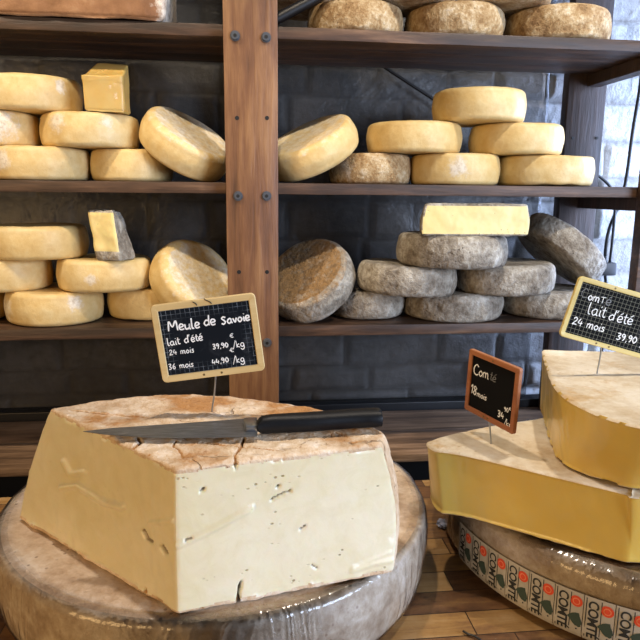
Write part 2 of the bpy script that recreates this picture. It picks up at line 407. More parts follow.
# ------------------------------------------------------------------ cut pieces
def piece(levels, segn, zc, classify, disp=None, step=.003, zstep=.003, edge_r=.002, smooth_passes=2, caprings=24, origin=(0, 0, 0)):
    """closed contour of key points at several heights -> dense shell.  levels: [(z,[(x,y)..])..]; returns dict tag->(verts,faces,mold)"""
    K = len(levels[0][1])
    mid = levels[len(levels) // 2][1]
    counts = [max(2, int(round((Vector(mid[(i + 1) % K]) - Vector(mid[i])).length / step))) for i in range(K)]
    corner = segn['corner']          # per key point: True = sharp
    def contour(keys):
        pts = []; segs = []
        for i in range(K):
            p1 = Vector(keys[i]); p2 = Vector(keys[(i + 1) % K]); p0 = Vector(keys[i - 1]); p3 = Vector(keys[(i + 2) % K])
            if corner[i]: p0 = p1 * 2 - p2
            if corner[(i + 1) % K]: p3 = p2 * 2 - p1
            for k in range(counts[i]):
                t = k / counts[i]
                pts.append(.5 * ((2 * p1) + (p2 - p0) * t + (2 * p0 - 5 * p1 + 4 * p2 - p3) * t * t + (3 * p1 - p0 - 3 * p2 + p3) * t ** 3)); segs.append(segn['names'][i])
        for _ in range(smooth_passes):
            pts = [(pts[i - 1] + pts[i] * 2 + pts[(i + 1) % len(pts)]) / 4 for i in range(len(pts))]
        return pts, segs
    zs = [l[0] for l in levels]; cs = []; segs = None
    for l in levels:
        c, segs = contour(l[1]); cs.append(c)
    N = len(cs[0])
    def at(z):
        # lagrange through the levels
        out = []
        ws = []
        for i, zi in enumerate(zs):
            w = 1
            for j, zj in enumerate(zs):
                if i != j: w *= (z - zj) / (zi - zj)
            ws.append(w)
        return [sum((cs[i][k] * ws[i] for i in range(len(zs))), Vector((0, 0))) for k in range(N)]
    z0, z1 = zs[0], zs[-1]; nz = max(4, int((z1 - z0) / zstep)); rows = []
    for j in range(nz + 1): rows.append(z0 + (z1 - z0) * j / nz)
    verts = []; faces = {}
    def off2(c, d):
        out = []
        A = sum(c[i].x * c[(i + 1) % N].y - c[(i + 1) % N].x * c[i].y for i in range(N))
        s = 1 if A > 0 else -1
        for k in range(N):
            t = (c[(k + 1) % N] - c[k - 1]); n2 = Vector((t.y, -t.x)) * s
            if n2.length > 0: n2.normalize()
            out.append(c[k] - n2 * d)
        return out
    grid = []
    for j, z in enumerate(rows):
        c = at(z); e = min(z - z0, z1 - z)
        if e < edge_r:
            c = off2(c, edge_r - sqrt(max(0, edge_r ** 2 - (edge_r - e) ** 2)))
        row = []
        for k in range(N):
            row.append(len(verts)); verts.append(Vector((c[k].x, c[k].y, z)))
        grid.append(row)
    def add(tagname, f): faces.setdefault(tagname, []).append(f)
    for j in range(nz):
        zm = (rows[j] + rows[j + 1]) / 2
        for k in range(N):
            kk = (k + 1) % N
            f = (grid[j][k], grid[j][kk], grid[j + 1][kk], grid[j + 1][k])
            add(classify(segs[k], zm, (z1 - zm), zm - z0, verts[f[0]]), f)
    for topcap in (True, False):
        ring = grid[-1] if topcap else grid[0]; zz = z1 if topcap else z0
        cc = Vector(segn['centre']); c0 = [Vector(verts[i][:2]) for i in ring]; prev = ring
        nr = caprings if topcap else 4
        for r in range(1, nr):
            t = 1 - r / nr; row = []
            for k in range(N):
                q = cc + (c0[k] - cc) * t; row.append(len(verts)); verts.append(Vector((q.x, q.y, zz)))
            for k in range(N):
                kk = (k + 1) % N; f = (prev[k], prev[kk], row[kk], row[k])
                add('top' if topcap else 'bottom', f)
            prev = row
        ci = len(verts); verts.append(Vector((cc.x, cc.y, zz)))
        for k in range(N): add('top' if topcap else 'bottom', (prev[k], prev[(k + 1) % N], ci))
    # vertex normals of the whole shell so pieces displace together
    me = bpy.data.meshes.new('tmp'); me.from_pydata([tuple(v) for v in verts], [], [f for fs in faces.values() for f in fs])
    bm = bmesh.new(); bm.from_mesh(me); bmesh.ops.recalc_face_normals(bm, faces=bm.faces); bm.verts.ensure_lookup_table()
    norms = [v.normal.copy() for v in bm.verts]; bm.free(); bpy.data.meshes.remove(me)
    vt = {}
    for tg, fs in faces.items():
        for f in fs:
            for i in f: vt.setdefault(i, set()).add(tg)
    mold_or_shade = [0.0] * len(verts)
    if disp:
        nv = []
        for i, v in enumerate(verts):
            d, mm = disp(v, norms[i], vt.get(i, ())); nv.append(v + d); mold_or_shade[i] = mm
        verts = nv
    return verts, faces, mold_or_shade, norms
def build_parts(root, data, groups, origin):
    verts, faces, mold_or_shade, norms = data; O = Vector(origin); objs = {}
    for pname, (tags, mat) in groups.items():
        fs = [f for tg in tags for f in faces.get(tg, [])]
        used = sorted({i for f in fs for i in f}); mp = {i: n for n, i in enumerate(used)}
        me = bpy.data.meshes.new(pname); me.from_pydata([tuple(verts[i] - O) for i in used], [], [tuple(mp[i] for i in f) for f in fs]); me.update()
        at = me.attributes.new('mold_or_shade', 'FLOAT', 'POINT'); at.data.foreach_set('value', [mold_or_shade[i] for i in used])
        # orient consistently with the stored normals
        flip = 0
        for p in list(me.polygons)[:400]:
            nn = norms[used[p.vertices[0]]]
            flip += 1 if p.normal.dot(nn) < 0 else -1
        if flip > 0: me.flip_normals()
        for p in me.polygons: p.use_smooth = True
        me.materials.append(M[mat])
        o = bpy.data.objects.new(pname, me); C.objects.link(o); o.parent = root; objs[pname] = o
    return objs

# ================================================================== SETTING
# floor
o = bm_obj('floor', box_bm(-2.2, 3.2, -1.6, 2.1, -.05, 0, 0), 'floor_stone'); tag(o, 'dark stone shop floor', kind='structure')
# stone wall, whitewashed, with real courses
def wall():
    x0, x1, z0, z1 = -2.2, 3.2, 0.0, 2.75; Y = 1.93; st = .009
    rnd = random.Random(3)
    rows = []; z = z0
    while z < z1:
        hgt = rnd.uniform(.07, .115); bricks = []; x = x0 - rnd.random() * .2
        while x < x1 + .3:
            w = rnd.uniform(.13, .34); bricks.append((x, x + w, rnd.uniform(-.004, .012), rnd.uniform(-.03, .03), rnd.uniform(-.03, .03), rnd.random())); x += w
        rows.append((z, z + hgt, bricks)); z += hgt
    xs = []; x = -1.0
    def coords(a, b, fa, fb):
        out = [a]; q = a
        while q < b - 1e-6:
            q += st if fa <= q < fb else .05
            out.append(min(q, b))
        return out
    xs = coords(x0, x1, -.95, 1.6); zs = coords(z0, z1, .7, 2.15)
    verts = []; joint = []; tone = []
    for zz in zs:
        for xx in xs:
            wz = zz + .012 * noise.noise(Vector((xx * 4, 0, zz * 4))); wx = xx + .012 * noise.noise(Vector((xx * 4, 7, zz * 4)))
            d = 0; j = 0; tn = .5
            for (a, b, br) in rows:
                if a <= wz < b:
                    for (p, q, e, s1, s2, tq) in br:
                        if p <= wx < q:
                            ed = min(wz - a, b - wz, wx - p, q - wx)
                            k = sstep(0, .014, ed); j = 1 - sstep(.002, .008, ed); tn = tq
                            d = k * (.014 + e + s1 * (wx - (p + q) / 2) + s2 * (wz - (a + b) / 2) * 3)
                            break
                    break
            d += .004 * fbm(Vector((xx, 3, zz)), 12, 4)
            verts.append((xx, Y - d, zz)); joint.append(j); tone.append(tn)
    W = len(xs); faces = [(j * W + i, j * W + i + 1, (j + 1) * W + i + 1, (j + 1) * W + i) for j in range(len(zs) - 1) for i in range(W - 1)]
    # backing depth
    o = mesh_obj('wall_back', verts, faces, 'whitewashed_stone', attrs={'joint': joint, 'tone': tone})
    # make sure it faces the room
    if o.data.polygons[0].normal.y > 0: o.data.flip_normals()
    sm = o.modifiers.new('thick', 'SOLIDIFY'); sm.thickness = .12; sm.offset = -1
    tag(o, 'whitewashed rough stone wall behind the shelves', kind='structure')
wall()

# ================================================================== RACK
rack = empty('shelving_rack', (.45, 1.65, 0)); tag(rack, 'brown wooden shelving rack with bolted posts holding the cheese wheels', 'shelving')
RO = Vector((.45, 1.65, 0))
def rk(bm):
    bmesh.ops.translate(bm, verts=bm.verts, vec=-RO); return bm
YF, YB = 1.50, 1.80
S1, S2, S3 = 1.800, 1.4690, 1.1390
TH = .025
post = bm_obj('post', rk(box_bm(-.040, .0745, YF - .035, YF - .001, 0, 2.45, .003, wob=.0008, cuts=30)), 'post_wood', rack, True); post['label'] = 'wide front post with bolts'
for z in (1.790, 1.7925): pass
def bolt(px, py):
    p = atY(px, py, YF - .035) - RO
    b = cyl_bm(p, (0, -1, 0), .0105, .003, 24); cyl_bm(p + Vector((0, -.003, 0)), (0, -1, 0), .0085, .004, 20, .0078, b)
    o = bm_obj('bolt', b, 'bolt_steel', post, True)
    cb = cyl_bm(p + Vector((0, -.0068, 0)), (0, -1, 0), .0040, .0008, 6); 
    s = bm_obj('bolt_socket', cb, 'socket_black', post)
    return o
for q in ((235, 36), (266, 37.5), (238, 196), (266.5, 196), (239, 343), (267, 342.5)): bolt(*q)
for q in ((237, 118), (267, 118), (239, 272), (267, 272)):
    bm_obj('screw_hole', cyl_bm(atY(*q, YF - .035) - RO + Vector((0, .002, 0)), (0, -1, 0), .0045, .0026, 16), 'socket_black', post)
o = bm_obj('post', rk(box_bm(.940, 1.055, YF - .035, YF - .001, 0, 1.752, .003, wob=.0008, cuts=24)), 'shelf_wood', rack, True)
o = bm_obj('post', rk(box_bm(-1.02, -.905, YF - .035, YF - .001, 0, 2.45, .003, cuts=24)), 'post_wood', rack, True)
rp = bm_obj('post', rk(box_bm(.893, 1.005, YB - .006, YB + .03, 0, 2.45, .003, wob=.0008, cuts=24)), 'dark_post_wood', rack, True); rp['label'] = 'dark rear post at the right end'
for q in ((573, 138), (597, 138)):
    bm_obj('screw_hole', cyl_bm(atY(*q, YB - .007) - RO + Vector((0, .002, 0)), (0, -1, 0), .004, .003, 14), 'socket_black', rp)
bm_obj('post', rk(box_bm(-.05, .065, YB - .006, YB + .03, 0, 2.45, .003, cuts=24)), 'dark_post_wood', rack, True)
def shelf(z, x0, x1, yb=YB - .008, yf=YF, th=TH, mat='shelf_wood', boards=3):
    root = None; gap = .0015; w = (yb - yf) / boards
    bm = bmesh.new()
    for k in range(boards):
        box_bm(x0, x1, yf + k * w + (gap if k else 0), yf + (k + 1) * w, z - th, z, .0018, bm, wob=.0007, cuts=40)
    return bm_obj('shelf', rk(bm), mat, rack, True)
for (z, mat) in ((S1, 'shelf_wood'), (S2, 'shelf_wood'), (S3, 'shelf_wood')):
    shelf(z, -1.02, 1.05, mat=mat)
# lower stepped board
shelf(.806, -1.02, 1.05, yb=1.83, th=.02, boards=2, mat='bench_wood')
bm_obj('rail', rk(box_bm(-1.02, 1.05, 1.838, 1.888, .78, .828, .002)), 'dark_trim', rack)
bm_obj('shade_panel', rk(box_bm(-1.02, 1.05, 1.56, 1.585, 0, .785, .002)), 'dark_trim', rack)  # dark panel added to hide the lit wall, standing in for shade below
# cross rails under the shelf ends, front to back
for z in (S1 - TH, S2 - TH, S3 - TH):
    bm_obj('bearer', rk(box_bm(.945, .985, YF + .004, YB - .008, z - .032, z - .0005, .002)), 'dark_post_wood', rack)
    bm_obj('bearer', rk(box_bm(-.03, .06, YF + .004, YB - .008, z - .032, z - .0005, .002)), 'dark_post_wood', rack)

# smoked plastic sheet
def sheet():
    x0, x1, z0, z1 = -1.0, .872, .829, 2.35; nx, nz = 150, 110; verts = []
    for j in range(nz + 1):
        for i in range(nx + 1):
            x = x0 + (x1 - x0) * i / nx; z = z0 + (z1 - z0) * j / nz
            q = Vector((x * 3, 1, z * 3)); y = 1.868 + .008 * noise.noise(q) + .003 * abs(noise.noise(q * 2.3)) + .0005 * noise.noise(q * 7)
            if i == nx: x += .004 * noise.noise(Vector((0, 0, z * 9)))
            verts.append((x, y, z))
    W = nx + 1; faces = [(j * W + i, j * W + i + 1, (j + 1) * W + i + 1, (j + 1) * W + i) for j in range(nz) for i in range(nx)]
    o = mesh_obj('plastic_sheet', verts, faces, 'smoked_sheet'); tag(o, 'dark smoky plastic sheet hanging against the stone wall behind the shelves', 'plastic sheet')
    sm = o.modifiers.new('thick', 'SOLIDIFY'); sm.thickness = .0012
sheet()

# ================================================================== WHEELS ON THE RACK
GY1 = 'yellow cheese wheels on the middle shelf'; GY2 = 'yellow cheese wheels on the lower shelf'
GG = 'grey-rinded cheese wheels on the lower right shelf'; GB = 'brown-rinded wheels on the top shelf'; GR = 'yellow cheese wheels on the middle shelf, right of the post'
def w(px0, px1, Y, z, h, **kw):
    cx = (px0 + px1) / 2; py = proj_y(z + h / 2, Y)
    a = atY(px0, py, Y); b = atY(px1, py, Y); return dict(x=(a.x + b.x) / 2, y=Y, z=z, R=(b.x - a.x) / 2 * .962, h=h, **kw)
def proj_y(z, Y): return 191 + (1.45 - z) / Y * 650 * 1.03
H = .0735
WH = []
def add(label, group, mat, px0, px1, Y, z, h, seed, **kw):
    p = w(px0, px1, Y, z, h); o = wheel('round_cheese', label, group, p['x'], p['y'], z, p['R'], h, mat, seed=seed, **kw); return o
z2 = S2 + .001
add('yellow wheel at far left on the middle shelf, lowest of its stack, white mould patch', GY1, 'yellow_rind', -12, 91, 1.62, z2, .072, 1, patches=[(-118, 0.1, .035)])
add('yellow wheel on the middle shelf board just left of the leaning wheel', GY1, 'yellow_rind', 91, 174, 1.64, z2, .072, 2, patches=[(-175, 0, .03)])
add('mouldy yellow wheel cut by left photo edge, middle shelf second layer', GY1, 'yellow_rind', -55, 41, 1.62, z2 + .073, .074, 3, patches=[(-65, .1, .05)])
add('yellow wheel directly under the upright cheese block on the middle shelf', GY1, 'yellow_rind', 42, 141, 1.62, z2 + .073, .074, 4, patches=[(-118, .2, .03), (-60, .2, .02)])
add('topmost yellow wheel of the left stack on the middle shelf, left of the cheese block', GY1, 'yellow_rind', -18, 83, 1.62, z2 + .148, .076, 5, patches=[(-40, .2, .02)], rr=.014)
def rot_tilt(tx, ty, rz=0): return Matrix.Rotation(radians(ty), 3, 'Y') @ Matrix.Rotation(radians(tx), 3, 'X') @ Matrix.Rotation(radians(rz), 3, 'Z')
wheel('round_cheese', 'leaning yellow wheel with a whitish mottled face, left of the post on the middle shelf', GY1, -.134, 1.605, 1.5565, .108, .072, 'yellow_rind', rot=rot_tilt(20, 31), seed=6, cap=.62, rr=.016)
# right of post, middle shelf
wheel('round_cheese', 'leaning yellow wheel with a pale face, right of the post on the middle shelf', GR, .163, 1.605, 1.5545, .112, .07, 'yellow_rind', rot=rot_tilt(17, -27), seed=7, cap=.55, rr=.016)
add('brown-mottled wheel beside the leaning wheel on the middle shelf right of the post', GR, 'brown_rind', 329, 410, 1.645, z2, .071, 8, patches=[(-150, 0, .05)])
add('yellow wheel resting on the brown-mottled wheel, middle shelf', GR, 'yellow_rind', 367, 460, 1.62, z2 + .0735, .070, 9)
add('yellow wheel with a grey-white mould spot on the front, middle shelf bottom row', GR, 'yellow_rind', 410, 497, 1.62, z2, .073, 10, patches=[(-103, .05, .032)])
add('topmost yellow wheel of the pyramid right of the post', GR, 'yellow_rind', 433, 523, 1.60, z2 + .1465, .074, 11)
add('yellow wheel in the second layer at the right end of the middle shelf', GR, 'yellow_rind', 471, 560, 1.62, z2 + .0735, .072, 12)
add('rightmost yellow wheel of the bottom row on the middle shelf', GR, 'yellow_rind', 498, 590, 1.62, z2, .0725, 13)
# lower shelf left
z3 = S3 + .001
add('sliver of yellow wheel at the left photo edge on the lower shelf, bottom row', GY2, 'yellow_rind', -92, 7, 1.64, z3, .074, 14)
add('yellow wheel with white mould on its left side, bottom row of the lower left shelf', GY2, 'yellow_rind', 7, 104, 1.62, z3, .077, 15, patches=[(-150, 0, .045), (-52, .2, .025)])
add('yellow wheel in the bottom row behind the left edge of the large price board', GY2, 'yellow_rind', 107, 190, 1.67, z3, .076, 16)
add('yellow wheel cut by the left photo edge, second layer of the lower left shelf', GY2, 'yellow_rind', -45, 52, 1.63, z3 + .0775, .074, 17)
add('yellow wheel under the small grey-rinded cheese wedge on the lower left shelf', GY2, 'yellow_rind', 57, 153, 1.62, z3 + .0775, .074, 18, patches=[(-95, -.05, .018)])
add('topmost yellow wheel of the lower left stack, left of the cheese wedge', GY2, 'yellow_rind', -14, 88, 1.62, z3 + .1525, .075, 19)
wheel('round_cheese', 'steeply leaning yellow wheel with a pale mottled face behind the large price board', GY2, -.126, 1.600, 1.2330, .104, .078, 'yellow_rind', rot=rot_tilt(36, 42), seed=20, cap=.55, rr=.02)
# lower shelf right: grey
wheel('round_cheese', 'leaning grey wheel with a brown top face, right of the post on the lower shelf', GG, .158, 1.595, 1.2360, .112, .074, 'grey_rind', rot=rot_tilt(33, -34), seed=21, cap=.75, rr=.014, lump=.003)
add('grey wheel squeezed in the bottom row beside the leaning grey wheel', GG, 'grey_rind', 326, 404, 1.645, z3, .068, 22, lump=.0035, rr=.016)
add('grey wheel in the bottom row under the middle of the grey pyramid', GG, 'grey_rind', 402, 501, 1.62, z3, .068, 25, lump=.0035, rr=.015)
add('grey wheel at the right end of the bottom row, partly behind the yellow-framed price board', GG, 'grey_rind', 502, 588, 1.63, z3, .068, 27, lump=.0035, rr=.015)
add('grey wheel in the second layer at the left of the grey pyramid', GG, 'grey_rind', 357, 455, 1.57, z3 + .0685, .073, 23, lump=.0035, tiltxy=(0, 3), rr=.018)
add('second-layer grey wheel at the right of the pyramid, under the leaning wheel', GG, 'grey_rind', 457, 551, 1.58, z3 + .0685, .072, 26, lump=.0035, tiltxy=(0, -1.5), rr=.016)
add('large grey wheel on top of the pyramid carrying the half cheese', GG, 'grey_rind', 397, 504, 1.525, z3 + .1415, .074, 24, lump=.003, tiltxy=(0, 1), rr=.016)
wheel('round_cheese', 'grey-brown wheel leaning down to the right at the right end of the lower shelf', GG, .832, 1.645, 1.305, .119, .066, 'grey_rind', rot=rot_tilt(-3, 40), seed=28, lump=.003, rr=.012)
# top shelf: brown
z1 = S1 + .001
add('brown crusty wheel nearest the post on the top right shelf', GB, 'brown_rind', 307, 403, 1.62, z1, .069, 31, rr=.015, lump=.0025)
add('brown crusty wheel in the middle of the top right shelf', GB, 'brown_rind', 404, 501, 1.62, z1, .072, 32, rr=.015, lump=.0025)
add('brown crusty wheel with a pale right edge at the right end of the top shelf', GB, 'brown_rind', 505, 605, 1.62, z1, .074, 33, rr=.013, lump=.003)
add('upper brown wheel glimpsed at the top photo edge above the first brown wheel', GB, 'brown_rind', 362, 456, 1.60, z1 + .0745, .07, 34, rr=.02, lump=.003)
add('upper brown wheel glimpsed at the top photo edge above the gap of two brown wheels', GB, 'brown_rind', 459, 549, 1.60, z1 + .0755, .07, 35, rr=.02, lump=.003)
add('yellowish brown wheel glimpsed behind the dark rod at the top of the post', GB, 'brown_rind', 262, 353, 1.66, z1 + .0715, .07, 36, rr=.02, lump=.003)

# ---- big orange-brown piece on the top left
def top_left_piece():
    x0, x1 = -.66, -.160; yf, yb = 1.487, 1.76
    keys = [(x0, yf), (x1 - .04, yf - .002), (x1, yf + .03), (x1 + .004, yb - .06), (x1 - .10, yb), (x0, yb)]
    ln = z1
    lv = [(ln, [(x0, yf + .004), (x1 - .045, yf + .003), (x1 - .008, yf + .03), (x1, yb - .06), (x1 - .10, yb), (x0, yb)]), (ln + .055, keys), (ln + .11, keys)]
    sg = dict(corner=[True, False, True, True, False, True], names=['front', 'front', 'cut', 'back', 'back', 'left'], centre=(-.4, 1.63))
    def dis(v, n, t):
        return n * (fbm(v, 14, 4) * .003), (.9 if 'cut' in t else .75 * sstep(-.21, -.155, v.x) if 'shell' in t else 0)
    data = piece(lv, sg, 0, lambda s, z, a, b, v: 'cut' if s == 'cut' else 'shell', dis, step=.006, zstep=.005, edge_r=.008, smooth_passes=3, caprings=8)
    root = empty('cheese_block', (-.4, 1.62, z1)); tag(root, 'big orange-brown cheese slab with a torn pale end at the top left corner', 'cheese')
    build_parts(root, data, {'rind': (['shell', 'top', 'bottom'], 'orange_rind'), 'cut_face': (['cut'], 'brown_rind')}, root.location)
rind_mat('orange_rind', [(.3, '#5a3c26'), (.45, '#7c5638'), (.56, '#946b49'), (.7, '#b28f6b')], 5, '#7a5a3a', .003, .3, .45, patch='#d9cfc0')
top_left_piece()

# ---- upright block on the middle shelf (faceted)
def hexa(bottom, top, zb, classify=None, step=.004, dis=None, er=.004, passes=2, centre=None, names=None):
    c = centre or tuple(sum(p[i] for p in bottom) / len(bottom) for i in (0, 1))
    lv = [(zb[0], bottom), (zb[1], top)]
    return piece(lv, dict(corner=[True] * len(bottom), names=names or ['s%d' % i for i in range(len(bottom))], centre=c), 0, classify or (lambda s, z, a, b, v: s), dis, step=step, zstep=step, edge_r=er, smooth_passes=passes, caprings=10)
def block_a():
    zb = z2 + .148; X0 = -.3425
    # footprint: front face, narrow right face
    bot = [(X0, 1.515), (X0 + .083, 1.532), (X0 + .088, 1.585), (X0 + .016, 1.60)]
    top = [(X0 - .002, 1.512), (X0 + .083, 1.530), (X0 + .088, 1.59), (X0 + .018, 1.60)]
    def dis(v, n, t):
        d = Vector((0, 0, 0)); h = (v.z - zb) / .108
        if h > .5:                                    # sloping top facet, low at the front
            fy = sstep(1.512, 1.60, v.y); d.z = -(h - .5) * 2 * .036 * (1 - fy)
        return d + n * fbm(v, 20, 3) * .0015, 0
    data = hexa(bot, top, (zb, zb + .112), dis=dis, er=.004, names=['front', 'right', 'back', 'left'])
    root = empty('cheese_block', (X0 + .045, 1.56, zb)); tag(root, 'small upright block of amber cheese standing on a yellow wheel, middle shelf', 'cheese')
    build_parts(root, data, {'paste': (['front', 'right', 'left', 'back', 'top', 'bottom'], 'amber_paste')}, root.location)
block_a()

def block_b():
    zb = z3 + .153
    # local frame: cut face looks to the front left; rind wraps right side and bottom
    X0 = -.338
    bot = [(X0 - .000, 1.525), (X0 + .060, 1.50), (X0 + .086, 1.56), (X0 + .030, 1.60)]
    top = [(X0 - .014, 1.530), (X0 + .048, 1.507), (X0 + .054, 1.56), (X0 + .006, 1.60)]
    def cl(s, z, a, b, v):
        if s == 'front': return 'shell' if (b < .022 or a < .004) else 'cut'
        return 'shell'
    def dis(v, n, t):
        d = n * fbm(v, 25, 3) * .003
        if 'cut' in t and 'shell' not in t: d += n * .001
        return d, 0
    data = hexa(bot, top, (zb, zb + .111), classify=cl, dis=dis, er=.005, names=['front', 'side', 'back', 'left'])
    root = empty('cheese_wedge', (X0 + .03, 1.55, zb)); tag(root, 'small wedge with cream cut face and grey rind on a lower-left yellow wheel', 'cheese')
    build_parts(root, data, {'rind': (['shell', 'top', 'bottom'], 'grey_rind'), 'paste': (['cut'], 'tomme_paste')}, root.location)
block_b()

def half_tomme():
    zb = z3 + .1415 + .0755; R = .124; p0 = atY(421.5, 238, 1.415); p1 = atY(528, 238, 1.415); cx = (p0.x + p1.x) / 2; R = (p1.x - p0.x) / 2
    def ring(r, k=1.0):
        pts = [(cx - r, 1.420), (cx + r, 1.410)]
        for a in (25, 55, 90, 125, 155): pts.append((cx + r * cos(radians(a)), 1.415 + .9 * r * sin(radians(a))))
        return pts
    lv = [(zb, ring(R * .98)), (zb + .034, ring(R)), (zb + .070, ring(R * .935))]
    names = ['cut'] + ['arc'] * 6
    def cl(s, z, a, b, v):
        if s == 'cut': return 'shell' if (a < .0035 or b < .0035) or abs(v.x - cx) > R * .985 - (zb + .034 - v.z) * 0 - max(0, v.z - zb - .034) * .25 else 'cut'
        return 'shell'
    def dis(v, n, t):
        return n * (fbm(v, 22, 3) * (.0012 if 'cut' in t else .003)), 0
    data = piece(lv, dict(corner=[True, True, False, False, False, False, False], names=names, centre=(cx, 1.46)), 0, cl, dis, step=.0028, zstep=.002, edge_r=.003, smooth_passes=2, caprings=12)
    root = empty('half_cheese', (cx, 1.46, zb)); tag(root, 'half cheese with pale yellow cut face lying on the topmost grey wheel', 'cheese')
    build_parts(root, data, {'rind': (['shell', 'top', 'bottom'], 'grey_rind'), 'paste': (['cut'], 'tomme_paste')}, root.location)
half_tomme()

# ================================================================== COUNTER
ZT = .91
counter = empty('counter', (0.2, .6, 0)); tag(counter, 'wooden butcher-block counter under the big cheeses', 'counter')
def cnt(bm): bmesh.ops.translate(bm, verts=bm.verts, vec=-counter.location); return bm
bm_obj('countertop', cnt(box_bm(-1.1, 1.5, .12, 1.135, ZT - .045, ZT, .003)), 'counter_wood', counter)
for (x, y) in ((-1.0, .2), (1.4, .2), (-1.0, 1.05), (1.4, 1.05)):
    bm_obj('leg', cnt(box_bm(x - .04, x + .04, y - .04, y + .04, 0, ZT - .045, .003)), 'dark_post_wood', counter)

rind_mat('side_crust', [(.3, '#7d6a55'), (.43, '#9c8a74'), (.54, '#b5a793'), (.64, '#c9beb0'), (.75, '#d6cdc2')], 16, '#6a4a32', .004, .5, .7, patch='#c59a66')
# ---- big wheels on the counter
def big_wheel(cx, cy, R, z0, z1_, seed, rr_top, rr_bot, label, mat, name='round_cheese'):
    seg = 200; prof = []; h = z1_ - z0
    for k in range(15): prof.append(((R - rr_top) * k / 14, z1_))
    for k in range(1, 9):
        a = pi / 2 * k / 9; prof.append((R - rr_top + rr_top * sin(a), z1_ - rr_top * .62 * (1 - cos(a))))
    zt = z1_ - rr_top * .62; zb = z0 + rr_bot; n = 12
    for k in range(n + 1):
        t = k / n; prof.append((R + .003 * sin(pi * t), zt + (zb - zt) * t))
    for k in range(1, 7):
        a = pi / 2 * (1 - k / 7); prof.append((R - rr_bot + rr_bot * sin(a), zb - rr_bot * cos(a)))
    for k in range(4): prof.append(((R - rr_bot) * (1 - k / 4), z0))
    prof.append((0, z0))
    off = Vector((seed * 3.1, seed, 0)); verts = []; mold_or_shade = []
    def shell(extra=0.0, wr=0.0):
        vs = []; ml = []
        for j, (r, z) in enumerate(prof):
            nn = 1 if r == 0 else seg
            for k in range(nn):
                a = 2 * pi * k / seg; p = Vector((r * cos(a), r * sin(a), z - z0))
                j0 = prof[max(j - 1, 0)]; j1 = prof[min(j + 1, len(prof) - 1)]; t = Vector((j1[0] - j0[0], j1[1] - j0[1])); t.normalize() if t.length else None
                nr = Vector((-t.y * cos(a), -t.y * sin(a), t.x))
                d = fbm(p + off, 9, 4) * .002 + noise.noise((p + off) * 3) * .002
                if nr.z > .9: d = min(d * .6, .0014)
                if nr.z < -.3: d = max(0, 0)
                if wr:
                    d += wr * max(0, noise.noise(Vector((p.x * 9, p.y * 9, p.z * 30 + a * 2)) + off)) ** 1.5 * 2
                if nr.z < -.3: d = 0
                q = p + nr * (d + (extra if nr.z > -.5 else 0)); q.z = max(q.z, .0006); vs.append(q); ml.append(.0 if z < z1_ - .001 else .45 * max(0, fbm(p + off, 6, 3) + .25))
        fs = []
        for k in range(seg): fs.append((0, 1 + k, 1 + (k + 1) % seg))
        rows = len(prof) - 2
        for j in range(rows - 1):
            for k in range(seg):
                a = 1 + j * seg + k; b = 1 + j * seg + (k + 1) % seg; fs.append((a, a + seg, b + seg, b))
        last = len(vs) - 1; base = 1 + (rows - 1) * seg
        for k in range(seg): fs.append((last, base + (k + 1) % seg, base + k))
        return vs, fs, ml
    root = empty(name, (cx, cy, z0)); tag(root, label, 'cheese')
    vs, fs, ml = shell(); ro = mesh_obj('rind', vs, fs, mat, root, attrs={'mold_or_shade': ml}); ro.data.materials.append(M['side_crust'])
    for p in ro.data.polygons:
        if Vector(p.center[:2]).length > R - rr_top * .55: p.material_index = 1
    vs, fs, ml = shell(.0018, .0015)
    # film only on the side and over the rim, open above and below
    keep = [f for f in fs if all(Vector(vs[i][:2]).length > R - rr_top - .012 and vs[i].z > .004 for i in f)]
    used = sorted({i for f in keep for i in f}); mp = {i: n_ for n_, i in enumerate(used)}
    o = mesh_obj('cling_wrap', [vs[i] for i in used], [tuple(mp[i] for i in f) for f in keep], 'cling_film', root)
    o['label'] = 'clear wrinkled cling film over the rim'
    return root
bw = big_wheel(-.041, .897, .297, ZT + .001, 1.0172, 3, .016, .03, 'huge cling-wrapped cheese wheel under the white-faced cheese with the knife', 'wheel_crust')
rw = big_wheel(.612, .88, .300, ZT + .001, 1.0175, 5, .035, .022, 'huge wrapped cheese wheel with a band of green bell labels round its side', 'wheel_crust')

